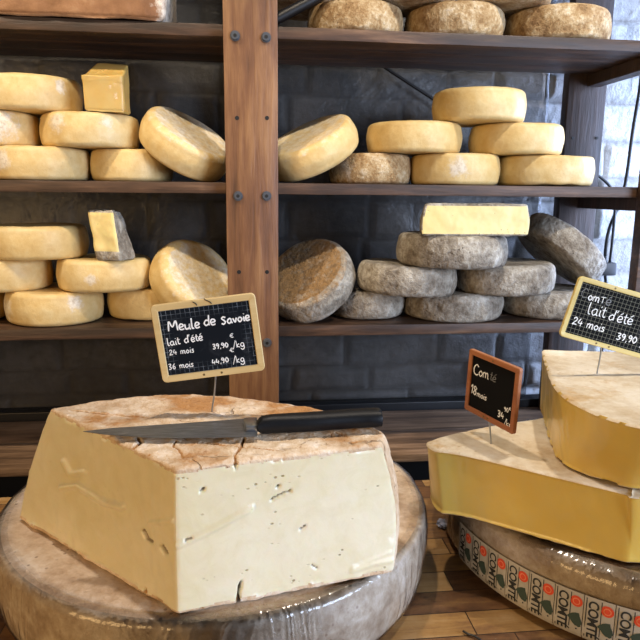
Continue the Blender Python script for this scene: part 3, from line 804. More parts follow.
# ---- COMTÉ labels
def text_pts(txt, size):
    cu = bpy.data.curves.new('t', 'FONT'); cu.body = txt; cu.size = size; cu.resolution_u = 3; cu.offset = .022 * size; cu.space_character = .92
    ob = bpy.data.objects.new('t', cu); C.objects.link(ob); dg = bpy.context.evaluated_depsgraph_get()
    me = bpy.data.meshes.new_from_object(ob.evaluated_get(dg)); vs = [v.co.copy() for v in me.vertices]; fs = [tuple(p.vertices) for p in me.polygons]
    bpy.data.objects.remove(ob); bpy.data.curves.remove(cu); bpy.data.meshes.remove(me); return vs, fs
TXT = text_pts('COMT\u00c9', 1.0)
tw = max(v.x for v in TXT[0]); th_ = .72
def labels():
    cx, cy, R = .612, .88, .3068; z0 = ZT + .001
    def surf(ang, z, lift):
        # flat (angle, height) to the wheel's side, following its shoulder
        rad = R + lift
        zt = 1.0175 - .035 * .62
        if z < z0 + .022:
            k = (z0 + .022 - z) / .022; rad -= .022 * (1 - sqrt(max(0, 1 - k * k))) 
        return Vector((rad * cos(ang), rad * sin(ang), z - z0))
    def patch(name, pts, faces, mat, parent, lift):
        return mesh_obj(name, [surf(a, z, lift) for a, z in pts], faces, mat, parent, smooth=False)
    for i in range(11):
        ac = radians(-168.6 + 6.57 * i); u = .0348 / R            # label width in angle
        a0 = ac - u * .72; a1 = a0 + u * .985; zt, zb = .9800, .9200
        n = 10
        pts = [(a0 + (a1 - a0) * k / n, zt - (zt - zb) * j / 12) for j in range(13) for k in range(n + 1)]
        fs = [(j * (n + 1) + k, j * (n + 1) + k + 1, (j + 1) * (n + 1) + k + 1, (j + 1) * (n + 1) + k) for j in range(12) for k in range(n)]
        lab = patch('label', pts, fs, 'label_paper', rw, .0); lab['label'] = 'pale label with green bell, red seal and the word COMT\u00c9'
        # text: reads downward, letter tops to the right
        th = .0118; L = .050
        vs = [(a0 + (.0055 + v.y / th_ * th) / R, zt - .004 - v.x / tw * L) for v in TXT[0]]
        patch('lettering', vs, TXT[1], 'ink', lab, .0006)
        def rect(x0, x1, za, zb_, mat, nm='rule', lift=.0006):
            patch(nm, [(a0 + x0 / R, za), (a0 + x1 / R, za), (a0 + x1 / R, (za + zb_) / 2), (a0 + x1 / R, zb_), (a0 + x0 / R, zb_), (a0 + x0 / R, (za + zb_) / 2)], [(0, 1, 2, 3, 4, 5)], mat, lab, lift)
        rect(.0022, .0032, zt - .002, zb + .006, 'ink'); rect(.0192, .0202, zt - .002, zb + .012, 'ink')
        # seal
        cc = (a0 + .0263 / R, .9680)
        def disc(r, mat, nm, lift):
            ps = [(cc[0] + r * cos(2 * pi * k / 24) / R, cc[1] + r * sin(2 * pi * k / 24)) for k in range(24)]
            patch(nm, ps, [tuple(range(24))], mat, lab, lift)
        disc(.0072, 'seal_red', 'seal', .0006); disc(.0046, 'seal_orange', 'seal_ring', .0009); disc(.0032, 'seal_red', 'seal_centre', .0012)
        # bell lying on its side like the word: mouth up to the left, crown down to the right
        bell = [(-.0016, .0100), (.0016, .0100), (.0026, .0082), (.0046, .0070), (.0060, .0030), (.0066, -.0020), (.0080, -.0062), (.0040, -.0078), (0, -.0082), (-.0040, -.0078), (-.0080, -.0062), (-.0066, -.0020), (-.0060, .0030), (-.0046, .0070), (-.0026, .0082)]
        ta = radians(-148); bc = (a0 + .0268 / R, .9440)
        ps = [(bc[0] + (x * cos(ta) - z * sin(ta)) / R, bc[1] + x * sin(ta) + z * cos(ta)) for x, z in bell]
        patch('bell', ps, [tuple(range(len(ps)))], 'bell_green', lab, .0006)
        ps = [(a0 + (.0285 + .0012 * cos(k)) / R, .932 + .0012 * sin(k)) for k in range(6)]
        patch('dot', ps, [tuple(range(6))], 'ink', lab, .0006)
labels()

# ---- Meule de Savoie wedge
ZM0, ZM1 = 1.0200, 1.176
MF_p = Vector((-.074, .618, 1.1)); MF_n = Vector((.2, -.98, 0)).normalized()      # right cut plane
ML_n = Vector((-.70, -.71, 0)).normalized()
def savoie():
    #            0 front corner     1 right corner    2 back arc ...                                                   left corner
    _q = [atZ(x, y, ZM0)[:2] for x, y in ((178, 615.5), (393, 573.5), (18, 519))]
    bot = [_q[0], _q[1], (.183, .745), (.130, .835), (0., .905), (-.17, .925), _q[2]]
    mid = [(-.0735, .6195), (.167, .672), (.180, .745), (.125, .825), (-.01, .885), (-.17, .895), (-.281, .834)]
    top = [(-.072, .6230), (.147, .668), (.153, .715), (.085, .800), (-.05, .866), (-.165, .863), (-.2485, .826)]
    sg = dict(corner=[True, True, False, False, False, False, True], names=['right', 'arc', 'arc', 'arc', 'arc', 'arc', 'left'], centre=(-.04, .75))
    # cuts, pits and raised creases: polylines as seen on a face, with width in pixels and depth in metres
    marks = [('face_right', [(238, 606), (239, 592), (241, 583)], 1.7, .009, -1), ('edge', [(238, 606), (239, 592)], 1.7, .009, -1),
             ('face_left', [(146, 606), (145, 590)], 1.6, .008, -1), ('face_right', [(271, 500), (280, 495), (291, 491)], 1.3, .006, -1),
             ('face_right', [(201, 491), (204, 489)], 1.8, .005, -1), ('face_right', [(277, 487), (279, 486)], 1.6, .005, -1),
             ('face_left', [(162, 547), (166, 553)], 2.4, .006, -1), ('face_left', [(143, 531), (147, 539), (151, 542)], 2.4, .003, -1),
             ('face_right', [(300, 530), (306, 526)], 1.2, .003, -1), ('face_right', [(312, 565), (318, 569)], 1.0, .003, -1), ('face_right', [(185, 540), (192, 537)], 1.4, .003, -1),
             ('top', [(236, 466), (235, 455), (241, 447), (244, 438)], 1.4, .006, -1), ('edge', [(236, 468), (235, 455)], 1.8, .006, -1), ('face_right', [(236, 468), (235, 462)], 1.2, .005, -1),
             ('top', [(176, 441), (173, 447), (181, 452), (183, 458)], .8, .003, -1), ('top', [(205, 443), (230, 446), (262, 449), (300, 452)], .7, .003, -1),
             ('top', [(138, 438), (141, 443), (130, 450)], 1.6, .005, -1), ('top', [(350, 444), (360, 441)], .9, .003, -1), ('top', [(110, 436), (122, 446), (150, 455)], .8, .003, -1),
             ('face_right', [(178, 545), (205, 533), (235, 517), (262, 503)], 2.6, .0022, 1),
             ('face_left', [(62, 488), (78, 486), (90, 494), (104, 503), (122, 507)], 2.6, .0035, 1), ('face_left', [(64, 462), (70, 474), (84, 472)], 2.2, .0025, 1), ('face_left', [(150, 523), (172, 521)], 1.6, .0015, 1),
             ('face_right', [(352, 571), (372, 564), (392, 560)], 1.8, .0015, 1), ('face_right', [(352, 568), (390, 552)], 1.2, .001, 1)]
    marks = [(tg, [Vector(p) for p in P], w_, d_, s_) for tg, P, w_, d_, s_ in marks]
    def dseg(p, P):
        best = 99
        for a, b in zip(P, P[1:]):
            ab = b - a; t = max(0, min(1, (p - a).dot(ab) / ab.length_squared)); best = min(best, (p - a - ab * t).length)
        return best
    def dis(v, n, t):
        d = 0; mm = 0
        if 'top' in t: 
            d += fbm(v, 30, 4) * .0024 + fbm(v, 7, 2) * .0014; mm = .25 + .8 * fbm(v, 14, 3) + .5 * sstep(.72, .84, v.y)
        elif 'edge' in t or 'shell' in t: d += fbm(v, 45, 3) * .0016; mm = .3
        else: d += fbm(v, 8, 2) * .0012 + fbm(v, 40, 2) * .0002
        if v.y < .84 and 'shell' not in t:
            q2 = proj(v)
            for tg, P, w_, d_, sg_ in marks:
                if tg in t and abs(q2.x - P[0].x) < 75:
                    q = dseg(q2, P)
                    if q < w_ * 2:
                        k = 1 - sstep(w_ * .35, w_ * (1.1 if sg_ < 0 else 1.9), q); d += sg_ * d_ * k
                        if sg_ < 0: mm = max(mm, k * 1.4)  # cuts and pits also carry painted shade
        return n * d, max(0, mm)
    def cl(s, z, a, b, v):
        nz = noise.noise(v * 60) * .0022 + noise.noise(v * 190) * .0012
        if s == 'arc': return 'shell'
        if a < .0048 + nz or b < .0048 + nz: return 'edge'
        return 'face_' + s
    data = piece([(ZM0, bot), ((ZM0 + ZM1) / 2, mid), (ZM1, top)], sg, 0, cl, dis, step=.0019, zstep=.0019, edge_r=.003, smooth_passes=3, caprings=60)
    root = empty('cheese_wedge', (-.04, .75, ZM0)); tag(root, 'large white-faced cheese section with crusty tan top, knife lying on it', 'cheese')
    build_parts(root, data, {'rind': (['shell', 'edge', 'top', 'bottom'], 'tan_crust'), 'paste': (['face_right'], 'savoie_paste'), 'side_paste': (['face_left'], 'savoie_side_paste')}, root.location)
savoie()

# ---- Comté pieces
ZC0, ZC1, ZC2 = 1.0215, 1.110, 1.200
def comte_low():
    bot = [(.258, .800), (.300, .772), (.445, .6530), (.480, .648), (.70, .60), (.84, .74), (.80, .99), (.455, .940), (.285, .880)]
    top = [(.249, .808), (.292, .781), (.437, .6575), (.462, .642), (.70, .60), (.84, .74), (.80, .99), (.455, .915), (.270, .850)]
    sg = dict(corner=[False, False, True, False, True, False, True, False, False], names=['front', 'front', 'front', 'front', 'arc', 'arc', 'back', 'back', 'front'], centre=(.55, .80))
    def dis(v, n, t):
        if 'top' in t: return n * (fbm(v, 25, 3) * .0010 + fbm(v, 6, 2) * .001), .15 + .5 * fbm(v, 10, 3)
        if 'edge' in t: return n * fbm(v, 60, 3) * .0012, .6
        return n * (fbm(v, 7, 2) * .0022 - .0010), 0
    def cl(s, z, a, b, v):
        nz = noise.noise(v * 70) * .0012
        if s == 'arc': return 'shell'
        return 'edge' if (a < .0016 + nz or b < .0022 + nz) else 'cut'
    data = piece([(ZC0, bot), (ZC1 - .0005, top)], sg, 0, cl, dis, step=.0026, zstep=.0022, edge_r=.003, smooth_passes=5, caprings=40)
    root = empty('cheese_wedge', (.5, .8, ZC0)); tag(root, 'long low wedge of yellow cheese under the taller yellow piece, orange-framed board stuck in it', 'cheese', 'yellow cheese wedges stacked at the right')
    build_parts(root, data, {'rind': (['shell', 'edge', 'top', 'bottom'], 'pale_crust'), 'paste': (['cut'], 'comte_paste')}, root.location)
def comte_up():
    bot = [(.468, .950), (.410, .790), (.4005, .735), (.4235, .690), (.470, .655), (.62, .62), (.76, .70), (.78, .90), (.66, .96)]
    top = [(.480, .988), (.4045, .786), (.4005, .690), (.4275, .634), (.470, .610), (.60, .60), (.74, .68), (.76, .90), (.655, .955)]
    sg = dict(corner=[True, False, False, False, False, True, False, False, True], names=['front'] * 5 + ['arc', 'arc', 'back', 'back'], centre=(.55, .78))
    def dis(v, n, t):
        if 'top' in t: return n * (fbm(v, 25, 3) * .0010 + fbm(v, 6, 2) * .001), .15 + .5 * fbm(v, 10, 3)
        if 'edge' in t: return n * fbm(v, 60, 3) * .0012, .5
        return n * (fbm(v, 8, 2) * .0026 - .0010), 0
    def cl(s, z, a, b, v):
        nz = noise.noise(v * 70) * .0012
        if s == 'arc': return 'shell'
        return 'edge' if (a < .0014 + nz or b < .0012 + nz) else 'cut'
    data = piece([(ZC1 + .0012, bot), (ZC2, top)], sg, 0, cl, dis, step=.0026, zstep=.0022, edge_r=.003, smooth_passes=5, caprings=40)
    root = empty('cheese_wedge', (.55, .8, ZC1)); tag(root, 'yellow cheese piece at the right edge, topmost, with the gridded price board stuck in it', 'cheese', 'yellow cheese wedges stacked at the right')
    build_parts(root, data, {'rind': (['shell', 'edge', 'top', 'bottom'], 'pale_crust'), 'paste': (['cut'], 'comte_paste')}, root.location)
comte_low(); comte_up()

# ================================================================== KNIFE
def knife():
    zk = ZM1 + .0072
    o0 = atZ(258, 428, zk)
    root = empty('knife', o0); tag(root, 'long kitchen knife with black handle lying on the crusty cheese top', 'knife')
    out = [(83, 431.5), (110, 429.3), (150, 426.5), (200, 423), (247, 419.5), (257, 418.5), (257, 436.5), (220, 437.5), (180, 438), (140, 437), (105, 434.5)]
    P = [atZ(x, y, zk) - o0 for x, y in out]
    ctr = [(Vector((p.x, p.y, 0))) for p in P]
    # blade: spine 2.4 mm thick, edge thin
    edge_idx = {0, 7, 8, 9, 10}
    bm = bmesh.new(); vt = []; vb = []
    for i, p in enumerate(P):
        th = .0003 if i in edge_idx or i == 6 else .0014
        vt.append(bm.verts.new(p + Vector((0, 0, th)))); vb.append(bm.verts.new(p - Vector((0, 0, th))))
    n = len(P)
    spine = [1, 2, 3, 4, 5]; edge = [10, 9, 8, 7, 6]
    for V, fl in ((vt, False), (vb, True)):
        fs = [(V[0], V[1], V[10])] + [(V[spine[k]], V[spine[k + 1]], V[edge[k + 1]], V[edge[k]]) for k in range(4)]
        for f in fs: bm.faces.new(f[::-1] if fl else f)
    for i in range(n): bm.faces.new((vt[i], vt[(i + 1) % n], vb[(i + 1) % n], vb[i]))
    bl = bm_obj('blade', bm, 'blade_steel', root)
    # handle: flattened oval sections
    secs = [(257, 418.5, 433.5), (262, 417.0, 433), (272, 415.2, 433), (290, 413.5, 433), (310, 412.2, 432.5), (330, 410.8, 431.2), (350, 409.3, 430), (366, 408.2, 429.6), (375, 407.8, 429.8), (379.5, 409, 428.5), (380.8, 413, 424)]
    zc = zk + .0055; verts = []; faces = []; seg = 24
    ax = (atZ(379, 418, zc) - atZ(258, 426, zc)); ax.z = 0; ax.normalize(); side = Vector((-ax.y, ax.x, 0))
    a0 = atZ(258, 426, zc)
    for j, (x, yt, yb) in enumerate(secs):
        c = atZ(x, (yt + yb) / 2, zc); s = (c - a0).dot(ax)
        D = (c - CAM).length; hw = (yb - yt) / 650 * D * .5
        vz = .0125 * (hw / .0125) ** .5 * .95; vy = hw * 1.12
        if j == 0: vz *= .55; vy *= .9
        vz = min(vz, .0108)
        c2 = a0 + ax * s; c2 = c2 + side * ((c - c2).dot(side)); c2.z = zk + .0055 + .0002 * j
        for k in range(seg):
            a = 2 * pi * k / seg; ca, sa = cos(a), sin(a)
            e = lambda q: math.copysign(abs(q) ** .88, q)
            verts.append(c2 + side * vy * e(ca) + Vector((0, 0, vz * e(sa))) - o0)
    for j in range(len(secs) - 1):
        for k in range(seg):
            a = j * seg + k; b = j * seg + (k + 1) % seg; faces.append((a, b, b + seg, a + seg))
    faces.append(tuple(range(seg))[::-1]); faces.append(tuple(range((len(secs) - 1) * seg, len(secs) * seg)))
    mesh_obj('handle', verts, faces, 'black_plastic', root, sharp=60)
    # bolster
    q0 = atZ(251, 427.5, zk) - o0
    bb = box_bm(-.0075, .0065, -.0150, .0150, -.0032, .0075, .002)
    bo = bm_obj('bolster', bb, 'rod_steel', root, True); bo.location = q0; bo.rotation_euler = (0, 0, atan2(ax.y, ax.x)); bo['label'] = 'bright steel bolster between blade and handle'
knife()

# ================================================================== PRICE BOARDS
G = {
 'M': (1.5, [[(0, 0), (.15, 1.7), (.62, .7), (1.15, 1.75), (1.3, 0)]]),
 'e': (.85, [[(.1, .45), (.65, .6), (.6, .95), (.25, 1.0), (.05, .5), (.25, .02), (.75, .15)]]),
 'u': (.95, [[(.1, .95), (.1, .25), (.35, 0), (.7, .3), (.75, .95)], [(.75, .95), (.75, .1), (.9, 0)]]),
 'l': (.5, [[(.15, 1.9), (.1, .9), (.15, .1), (.4, .05)]]),
 'd': (.95, [[(.75, .85), (.4, .98), (.08, .5), (.3, .02), (.7, .3)], [(.85, 1.9), (.75, .9), (.75, .05)]]),
 'S': (1.0, [[(.85, 1.3), (.5, 1.5), (.2, 1.2), (.55, .75), (.75, .4), (.4, .0), (.05, .2)]]),
 'a': (.95, [[(.7, .85), (.4, .98), (.08, .5), (.3, .02), (.68, .3)], [(.7, .95), (.7, .15), (.9, .05)]]),
 'v': (.85, [[(.05, .95), (.35, .05), (.7, .95)]]),
 'o': (.85, [[(.4, 1.0), (.05, .5), (.35, 0), (.7, .5), (.4, 1.0)]]),
 'i': (.4, [[(.2, .95), (.18, .15), (.35, .05)], [(.22, 1.4), (.26, 1.55)]]),
 't': (.65, [[(.3, 1.6), (.25, .4), (.35, .03), (.6, .1)], [(.0, 1.05), (.6, 1.1)]]),
 "'": (.35, [[(.2, 1.9), (.08, 1.45)]]),
 '\u00e9': (.85, [[(.1, .45), (.65, .6), (.6, .95), (.25, 1.0), (.05, .5), (.25, .02), (.75, .15)], [(.3, 1.3), (.65, 1.65)]]),
 'm': (1.3, [[(.05, .95), (.05, 0)], [(.05, .6), (.3, .95), (.5, .75), (.5, 0)], [(.5, .6), (.75, .95), (.98, .75), (.98, .1), (1.15, .05)]]),
 'n': (.9, [[(.05, .95), (.05, 0)], [(.05, .6), (.3, .95), (.55, .75), (.58, .1), (.75, .05)]]),
 's': (.75, [[(.6, .9), (.3, .95), (.2, .7), (.5, .45), (.45, .08), (.05, .1)]]),
 'C': (1.15, [[(1.0, 1.45), (.6, 1.75), (.1, 1.1), (.15, .3), (.6, 0), (1.05, .25)]]),
 'T': (.9, [[(.0, 1.25), (.8, 1.3)], [(.4, 1.25), (.38, .1)]]),
 'k': (.85, [[(.1, 1.8), (.1, 0)], [(.65, .95), (.12, .45), (.7, 0)]]),
 'g': (.9, [[(.68, .9), (.35, .98), (.08, .5), (.35, .05), (.68, .4)], [(.7, .95), (.68, -.4), (.3, -.65), (.0, -.35)]]),
 '/': (.7, [[(.7, 1.9), (.0, -.3)]]),
 ',': (.4, [[(.22, .15), (.1, -.3)]]),
 '\u20ac': (.7, [[(.65, 1.75), (.35, 1.85), (.15, 1.45), (.35, 1.08), (.65, 1.15)], [(.0, 1.5), (.5, 1.52)], [(.0, 1.36), (.45, 1.38)]]),
 '0': (.95, [[(.4, 1.5), (.05, .8), (.35, 0), (.75, .7), (.4, 1.5)]]),
 '1': (.5, [[(.05, 1.1), (.3, 1.5), (.28, 0)]]),
 '2': (.95, [[(.08, 1.15), (.4, 1.5), (.65, 1.1), (.08, .05), (.4, .1), (.8, .05)]]),
 '3': (.9, [[(.1, 1.4), (.5, 1.5), (.6, 1.1), (.3, .8), (.68, .45), (.4, 0), (.05, .15)]]),
 '4': (.95, [[(.35, 1.5), (.08, .55), (.8, .6)], [(.6, 1.0), (.55, -.05)]]),
 '6': (.9, [[(.6, 1.5), (.15, .8), (.15, .2), (.45, 0), (.65, .4), (.4, .7), (.12, .4)]]),
 '8': (.9, [[(.6, 1.3), (.3, 1.5), (.15, 1.15), (.6, .5), (.4, 0), (.08, .35), (.65, 1.1), (.6, 1.3)]]),
 '9': (.9, [[(.65, 1.2), (.35, 1.5), (.08, 1.1), (.35, .8), (.65, 1.2), (.6, .5), (.35, -.05)]]),
 ' ': (.75, []),
}
def writing(parent, name, lines, mat='chalk', z=.0004, width=.0011):
    rnd = random.Random(len(lines) * 7 + 3)
    for (txt, x, y, sz, ang, wd) in lines:
        verts = []; faces = []; cx = 0
        for ch in txt:
            adv, strokes = G[ch]
            for st in strokes:
                pts = catmull([Vector((p[0] + cx + rnd.uniform(-.03, .03), p[1] + rnd.uniform(-.03, .03), 0)) for p in st], 6)
                ca, sa = cos(ang), sin(ang); Q = [Vector((x + (p.x * ca - p.y * sa * .82) * sz, y + (p.x * sa + p.y * ca * .82) * sz, z)) for p in pts]
                base = len(verts)
                for i, q in enumerate(Q):
                    t = (Q[min(i + 1, len(Q) - 1)] - Q[max(i - 1, 0)]).normalized(); nn = Vector((-t.y, t.x, 0)); ww = wd * (.85 + .3 * rnd.random()) / 2
                    if i in (0, len(Q) - 1): ww *= .7
                    verts += [q + nn * ww, q - nn * ww]
                for i in range(len(Q) - 1):
                    a = base + 2 * i; faces.append((a, a + 1, a + 3, a + 2))
            cx += adv
        o = mesh_obj(name, verts, faces, mat, parent, smooth=False)
        sm = o.modifiers.new('thick', 'SOLIDIFY'); sm.thickness = .0002
def rrect(w_, h_, r, n=6):
    pts = []
    for cx, cy, a0 in ((w_ / 2 - r, h_ / 2 - r, 0), (-w_ / 2 + r, h_ / 2 - r, 90), (-w_ / 2 + r, -h_ / 2 + r, 180), (w_ / 2 - r, -h_ / 2 + r, 270)):
        for k in range(n + 1):
            a = radians(a0 + 90 * k / n); pts.append((cx + r * cos(a), cy + r * sin(a)))
    return pts
def board(label, base, centre, ux, uy, W, Hh, fwid, r, frame_mat, slate_mat, texts, group, rod_r=.0011, faded=None, marks=(), split=False, thick=.005):
    ux = Vector(ux).normalized(); n = ux.cross(Vector(uy)).normalized(); uy = n.cross(ux)
    R3 = Matrix((ux, uy, n)).transposed()
    root = empty('price_board', base, R3); tag(root, label, 'price board', group)
    L = R3.transposed() @ (Vector(centre) - Vector(base))
    hold = L
    # frame ring
    o_ = rrect(W, Hh, r); i_ = rrect(W - 2 * fwid, Hh - 2 * fwid, .0008); N = len(o_); bev = .0008; T = thick
    verts = []; rings = []
    def ring(pts, z, ins=0):
        idx = []
        for (x, y) in pts: idx.append(len(verts)); verts.append(Vector((x, y, z)) + hold)
        rings.append(idx)
    def sc(pts, d):
        return rrect(W - 2 * d, Hh - 2 * d, max(r - d, .0004)) if pts is o_ else rrect(W - 2 * fwid - 2 * d, Hh - 2 * fwid - 2 * d, .0008)
    ring(o_, -T / 2 + bev); ring(o_, T / 2 - bev); ring(sc(o_, bev), T / 2); ring(sc(i_, -bev), T / 2); ring(i_, T / 2 - bev); ring(i_, -T / 2 + bev); ring(sc(i_, -bev), -T / 2); ring(sc(o_, bev), -T / 2)
    faces = []
    for j in range(8):
        A, B = rings[j], rings[(j + 1) % 8]
        for k in range(N): faces.append((A[k], A[(k + 1) % N], B[(k + 1) % N], B[k]))
    fr = mesh_obj('frame', verts, faces, frame_mat, root, smooth=True, sharp=40)
    sw, sh = W - 2 * fwid + .001, Hh - 2 * fwid + .001
    sl = bm_obj('slate', box_bm(-sw / 2, sw / 2, -sh / 2, sh / 2, -.0010, .0010, 0), slate_mat, root); sl.location = hold
    def place(L):
        out = []
        for (txt, x0, y0, x1, y1, wd) in L:          # baseline start and end seen in the photograph, dropped onto the slate's plane
            a_, b_ = [R3.transposed() @ (onplane(x, y, Vector(centre), n) - Vector(centre)) for x, y in ((x0, y0), (x1, y1))]
            d = b_ - a_; adv = sum(G[c][0] for c in txt) - .12
            out.append((txt, a_.x, a_.y, Vector((d.x, d.y)).length / adv, atan2(d.y, d.x), wd))
        return out
    writing(sl, 'chalk_writing', place(texts), z=.0013)
    if faded: writing(sl, 'faded_writing', place(faded), 'faded_chalk', z=.0013)
    # rod
    Lr = Vector((0, 0, 0)); tip = hold + Vector((marks[0][0] if marks else 0, -Hh / 2 + .002, 0))
    down = R3.transposed() @ Vector((0, 0, -1))
    pts = [Lr + down * .02, Lr, (Lr + tip) / 2 + Vector((.0006, 0, 0)), tip]
    tube('rod', pts, rod_r, 'rod_steel', root, 8)
    return root, fr, hold
def dots(fr, hold, pts, z=.0026, r=.0014, mat='steel_screw'):
    for (x, y) in pts:
        b = cyl_bm(Vector((x, y, z - .0008)) + hold, (0, 0, 1), r, .0010, 12); cyl_bm(Vector((x, y, z)) + hold, (0, 0, 1), r * .45, .0006, 8, bm=b)
        bm_obj('eyelet', b, mat, fr)

# board 1: Meule de Savoie
b1 = atZ(212, 411, ZM1 + .001)
Yb = b1.y
c1 = atY(208.5, 338, Yb - .004)
a = radians(7.2)
ux = (cos(a) * .998, -.06, sin(a)); uy = (-sin(a), .0, cos(a))
q = 1
X = -.050
R1, fr1, h1 = board('gold-framed chalk price board with the handwriting Meule de Savoie', b1, c1, ux, uy, .1275, .0985, .0085, .006, 'frame_wood', 'gridded_slate',
    [('Meule', 169, 331, 200, 327.5, .0018), ('de', 204.3, 325.8, 215.7, 324.4, .0017), ('Savoie', 221.5, 324.4, 250, 319.8, .0018),
     ("lait d'\u00e9t\u00e9", 168, 345.8, 203, 339.8, .0013), ('24 mois', 169.8, 355, 194.4, 352, .0010), ('36 mois', 169, 369.3, 193.8, 366.3, .0010),
     ('39,90', 213, 349, 228.8, 346.8, .0012), ('\u20ac', 230.6, 342.4, 234, 342, .0009), ('/kg', 233.4, 348, 244.5, 346, .0011),
     ('44,90', 212.5, 364.3, 229.2, 361.6, .0012), ('\u20ac', 230.6, 356.8, 234, 356.4, .0009), ('/kg', 233.4, 363.2, 244.5, 361.2, .0011)], 'price boards', marks=((.002, 0),))
dots(fr1, h1, [(-.012, -.0448), (.010, -.0450)])
tube('wire_tie', [Vector(p) + h1 for p in ((.002, .0495, .001), (.004, .0478, .003), (.008, .0455, .0032), (.0105, .0425, .0030))], .0006, 'black_rubber', fr1, 6)
tube('wire_tie', [Vector(p) + h1 for p in ((-.012, .0475, .003), (-.0085, .0450, .0032), (-.0075, .0425, .0030))], .0006, 'black_rubber', fr1, 6)

# board 3: gridded, right edge
b3 = atZ(597, 373, ZC2 + .001)
a = radians(-15.5); 
c3 = atY(612.5, 318, b3.y - .004)
ux = (cos(a), -.07, sin(a)); uy = (-sin(a), 0, cos(a))
R3_, fr3, h3 = board('yellow-framed gridded chalk price board cut by the right photo edge', b3, c3, ux, uy, .132, .0875, .0068, .0065, 'lime_frame_wood', 'full_grid_slate',
    [('om', 587, 299.5, 598.5, 302.5, .0014), ('T', 599.5, 303, 604, 304, .0011), ('lait', 586.5, 313.5, 604, 317.5, .0014), ("d'\u00e9t\u00e9", 607.5, 319.5, 631, 325, .0014),
     ('24 mois', 571.5, 323.5, 603, 332, .0014), ('39,90', 615.5, 339, 635.5, 343.5, .0014), ('\u20ac', 637, 339.5, 641.5, 340.5, .0012), ('/kg', 639, 346, 652, 350, .0013)],
    'price boards', faded=[('\u00e9', 605, 304.5, 609.5, 305.5, .0011), ('C', 580, 296.5, 586, 298, .0006)], marks=((-.001, 0),))
dots(fr3, h3, [(-.011, -.0400), (.008, -.0402), (-.012, .0402)])

# board 2: orange framed, turned
b2 = atZ(491, 443, ZC1 + .001)
th = radians(70)
ux = (cos(th), -sin(th), -.05); uy = (-.0, .0, 1)
c2 = atY(492, 389.8, b2.y)
R2, fr2, h2 = board('orange-framed chalk price board turned sideways in the low yellow wedge', b2, c2, ux, uy, .100, .0905, .0075, .003, 'orange_frame_wood', 'slate',
    [('C', 474, 373.5, 479, 375.5, .0016), ('om', 479.5, 375.5, 489.2, 379.5, .0014), ('18', 471.3, 392.3, 477.2, 395.5, .0015), ('mois', 477.6, 396, 486.9, 400.6, .0012),
     ('34', 498, 416.0, 504.2, 419, .0015), ('90\u20ac', 504.8, 411.0, 511, 413.2, .0010), ('/kg', 504.5, 424.5, 512, 428, .0012)],
    'price boards', faded=[('t\u00e9', 490.3, 379, 496, 382.5, .0009)], marks=((0, 0),), thick=.0065)
dots(fr2, h2, [(-.008, -.0412), (.0, -.0412), (.0, .0412)], z=.0034)

# ================================================================== CABLES, ROD, ODDS
def cable(label, pts, r=.0052, name='cable'):
    o = tube(name, pts, r, 'black_rubber'); tag(o, label, 'cable'); return o
cable('thick black cable hanging in front of the bright wall at the right', [atY(646, 20, 1.87), atY(641, 80, 1.87), atY(633, 130, 1.87), atY(624, 190, 1.875), atY(609, 230, 1.875), atY(605, 262, 1.87), atY(606, 290, 1.87), atY(604, 335, 1.87), Vector((1.08, 1.86, .6)), Vector((1.10, 1.84, .12)), Vector((1.14, 1.83, .008)), Vector((1.4, 1.80, .006))])
cable('second thinner black cable crossing the first one at the right', [atY(588, 171, 1.86), atY(600, 177, 1.862), atY(611, 188, 1.860), atY(615, 203, 1.862), atY(613, 235, 1.862), atY(610, 262, 1.858)], .0045)
cable('thin black cable slanting behind the top yellow wheel of the pyramid', [atY(352, 44, 1.83), atY(383, 66, 1.83), atY(410, 84, 1.83), atY(440, 104, 1.83), atY(460, 122, 1.83)], .0045)
o = tube('support_rod', [atY(275, 19.5, 1.53), atY(284, 15, 1.53), atY(325, -7, 1.53), atY(360, -28, 1.53)], .0125, 'black_rubber'); tag(o, 'thick dark rod slanting up beside the first brown wheel on the top shelf', 'rod')
# plug
pr = empty('power_plug', atY(607, 268, 1.855)); tag(pr, 'black plug lump where the cables meet behind the price board', 'plug')
b = box_bm(-.026, .022, -.018, .014, -.022, .018, .006); bm_obj('plug_body', b, 'black_rubber', pr, True)
b = cyl_bm((-.01, 0, .015), (0, 0, 1), .010, .02, 16, .006); bm_obj('strain_relief', b, 'black_rubber', pr, True)
# small crumpled film scrap and twist tie on the counter
def scrap():
    p = atZ(443, 527, ZT + .001); rnd = random.Random(5); bm = bmesh.new(); bmesh.ops.create_icosphere(bm, subdivisions=3, radius=.009)
    for v in bm.verts:
        v.co *= 1 + .55 * noise.noise(v.co * 260); v.co.z = max(v.co.z * .8 + .006, 0)
    o = bm_obj('film_scrap', bm, 'cling_scrap'); o.location = p; tag(o, 'small crumpled scrap of clear film on the counter beside the labelled wheel', 'scrap')
t = NT('cling_scrap'); t.bsdf('#c9d0e6', .2, Transmission_Weight=.5); M['cling_scrap'] = t.m
scrap()
o = tube('twist_tie', [atZ(463, 631, ZT + .003), atZ(468, 634, ZT + .003), atZ(474, 636, ZT + .003), atZ(481, 640, ZT + .003)], .0014, 'black_rubber'); tag(o, 'short dark twist tie lying on the counter near the front', 'tie')

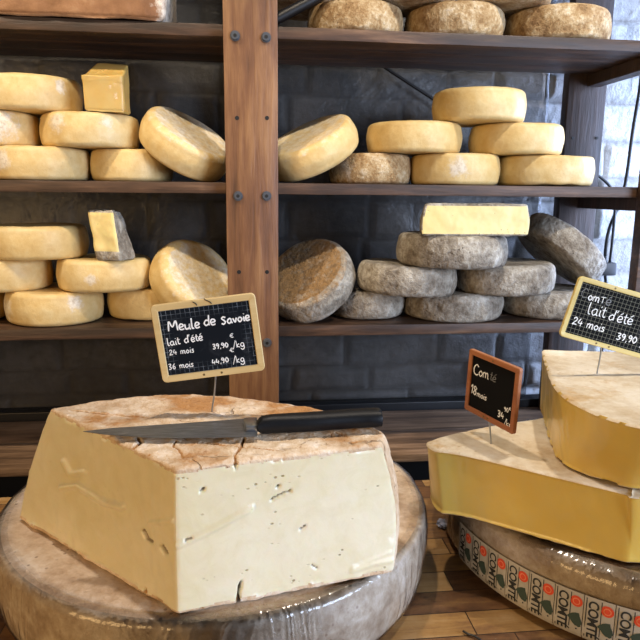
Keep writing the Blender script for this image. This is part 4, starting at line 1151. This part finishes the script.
# ================================================================== LIGHT
W_ = bpy.data.worlds.new('world'); bpy.context.scene.world = W_; W_.use_nodes = True
bg = W_.node_tree.nodes['Background']; bg.inputs[0].default_value = lin('#b4b4b6'); bg.inputs[1].default_value = .20
def spot(x, y, z, tx, ty, tz, e, col, ang=70, r=.03, blend=.5):
    l = bpy.data.lights.new('ceiling_spot', 'SPOT'); l.energy = e; l.color = lin(col)[:3]; l.spot_size = radians(ang); l.spot_blend = blend; l.shadow_soft_size = r
    o = bpy.data.objects.new('ceiling_spot', l); C.objects.link(o); o.location = (x, y, z)
    o.rotation_euler = (Vector((tx, ty, tz)) - Vector((x, y, z))).to_track_quat('-Z', 'Y').to_euler(); return o
def area(x, y, z, tx, ty, tz, e, col, sx, sy):
    l = bpy.data.lights.new('daylight_or_warm_fill', 'AREA'); l.energy = e; l.color = lin(col)[:3]; l.shape = 'RECTANGLE'; l.size = sx; l.size_y = sy
    o = bpy.data.objects.new('daylight_or_warm_fill', l); C.objects.link(o); o.location = (x, y, z)
    o.rotation_euler = (Vector((tx, ty, tz)) - Vector((x, y, z))).to_track_quat('-Z', 'Y').to_euler(); return o
WARM = '#ffecd0'
spot(-.80, .80, 2.6, -.40, 1.65, 1.35, 58, WARM, 56)
spot(.0, .80, 2.6, -.15, 1.65, 1.3, 28, WARM, 56)
spot(.95, .80, 2.6, .50, 1.65, 1.35, 62, '#fff4e4', 60)
spot(-.05, .95, 2.55, -.05, .75, 1.1, 40, '#ffeedb', 60)
spot(.66, .90, 2.55, .52, .80, 1.1, 34, '#fff2e0', 60)
area(2.1, -.75, 1.6, .1, .8, 1.1, 98, '#d3e3ff', 1.3, 1.2)
area(-1.5, -.6, 1.6, 0, .9, 1.1, 21, '#ffcf8c', 1.0, 1.0)  # warm shop fill added to yellow the left cut face, not daylight
wl = area(1.85, 1.62, 1.5, 1.12, 1.93, 1.45, 26, '#b8d0ff', .35, 1.3); wl.data.spread = radians(110)

sc = bpy.context.scene
sc.view_settings.view_transform = 'Standard'; sc.view_settings.look = 'None'; sc.view_settings.gamma = 1; sc.view_settings.use_curve_mapping = False
sc.view_settings.exposure = 0.0
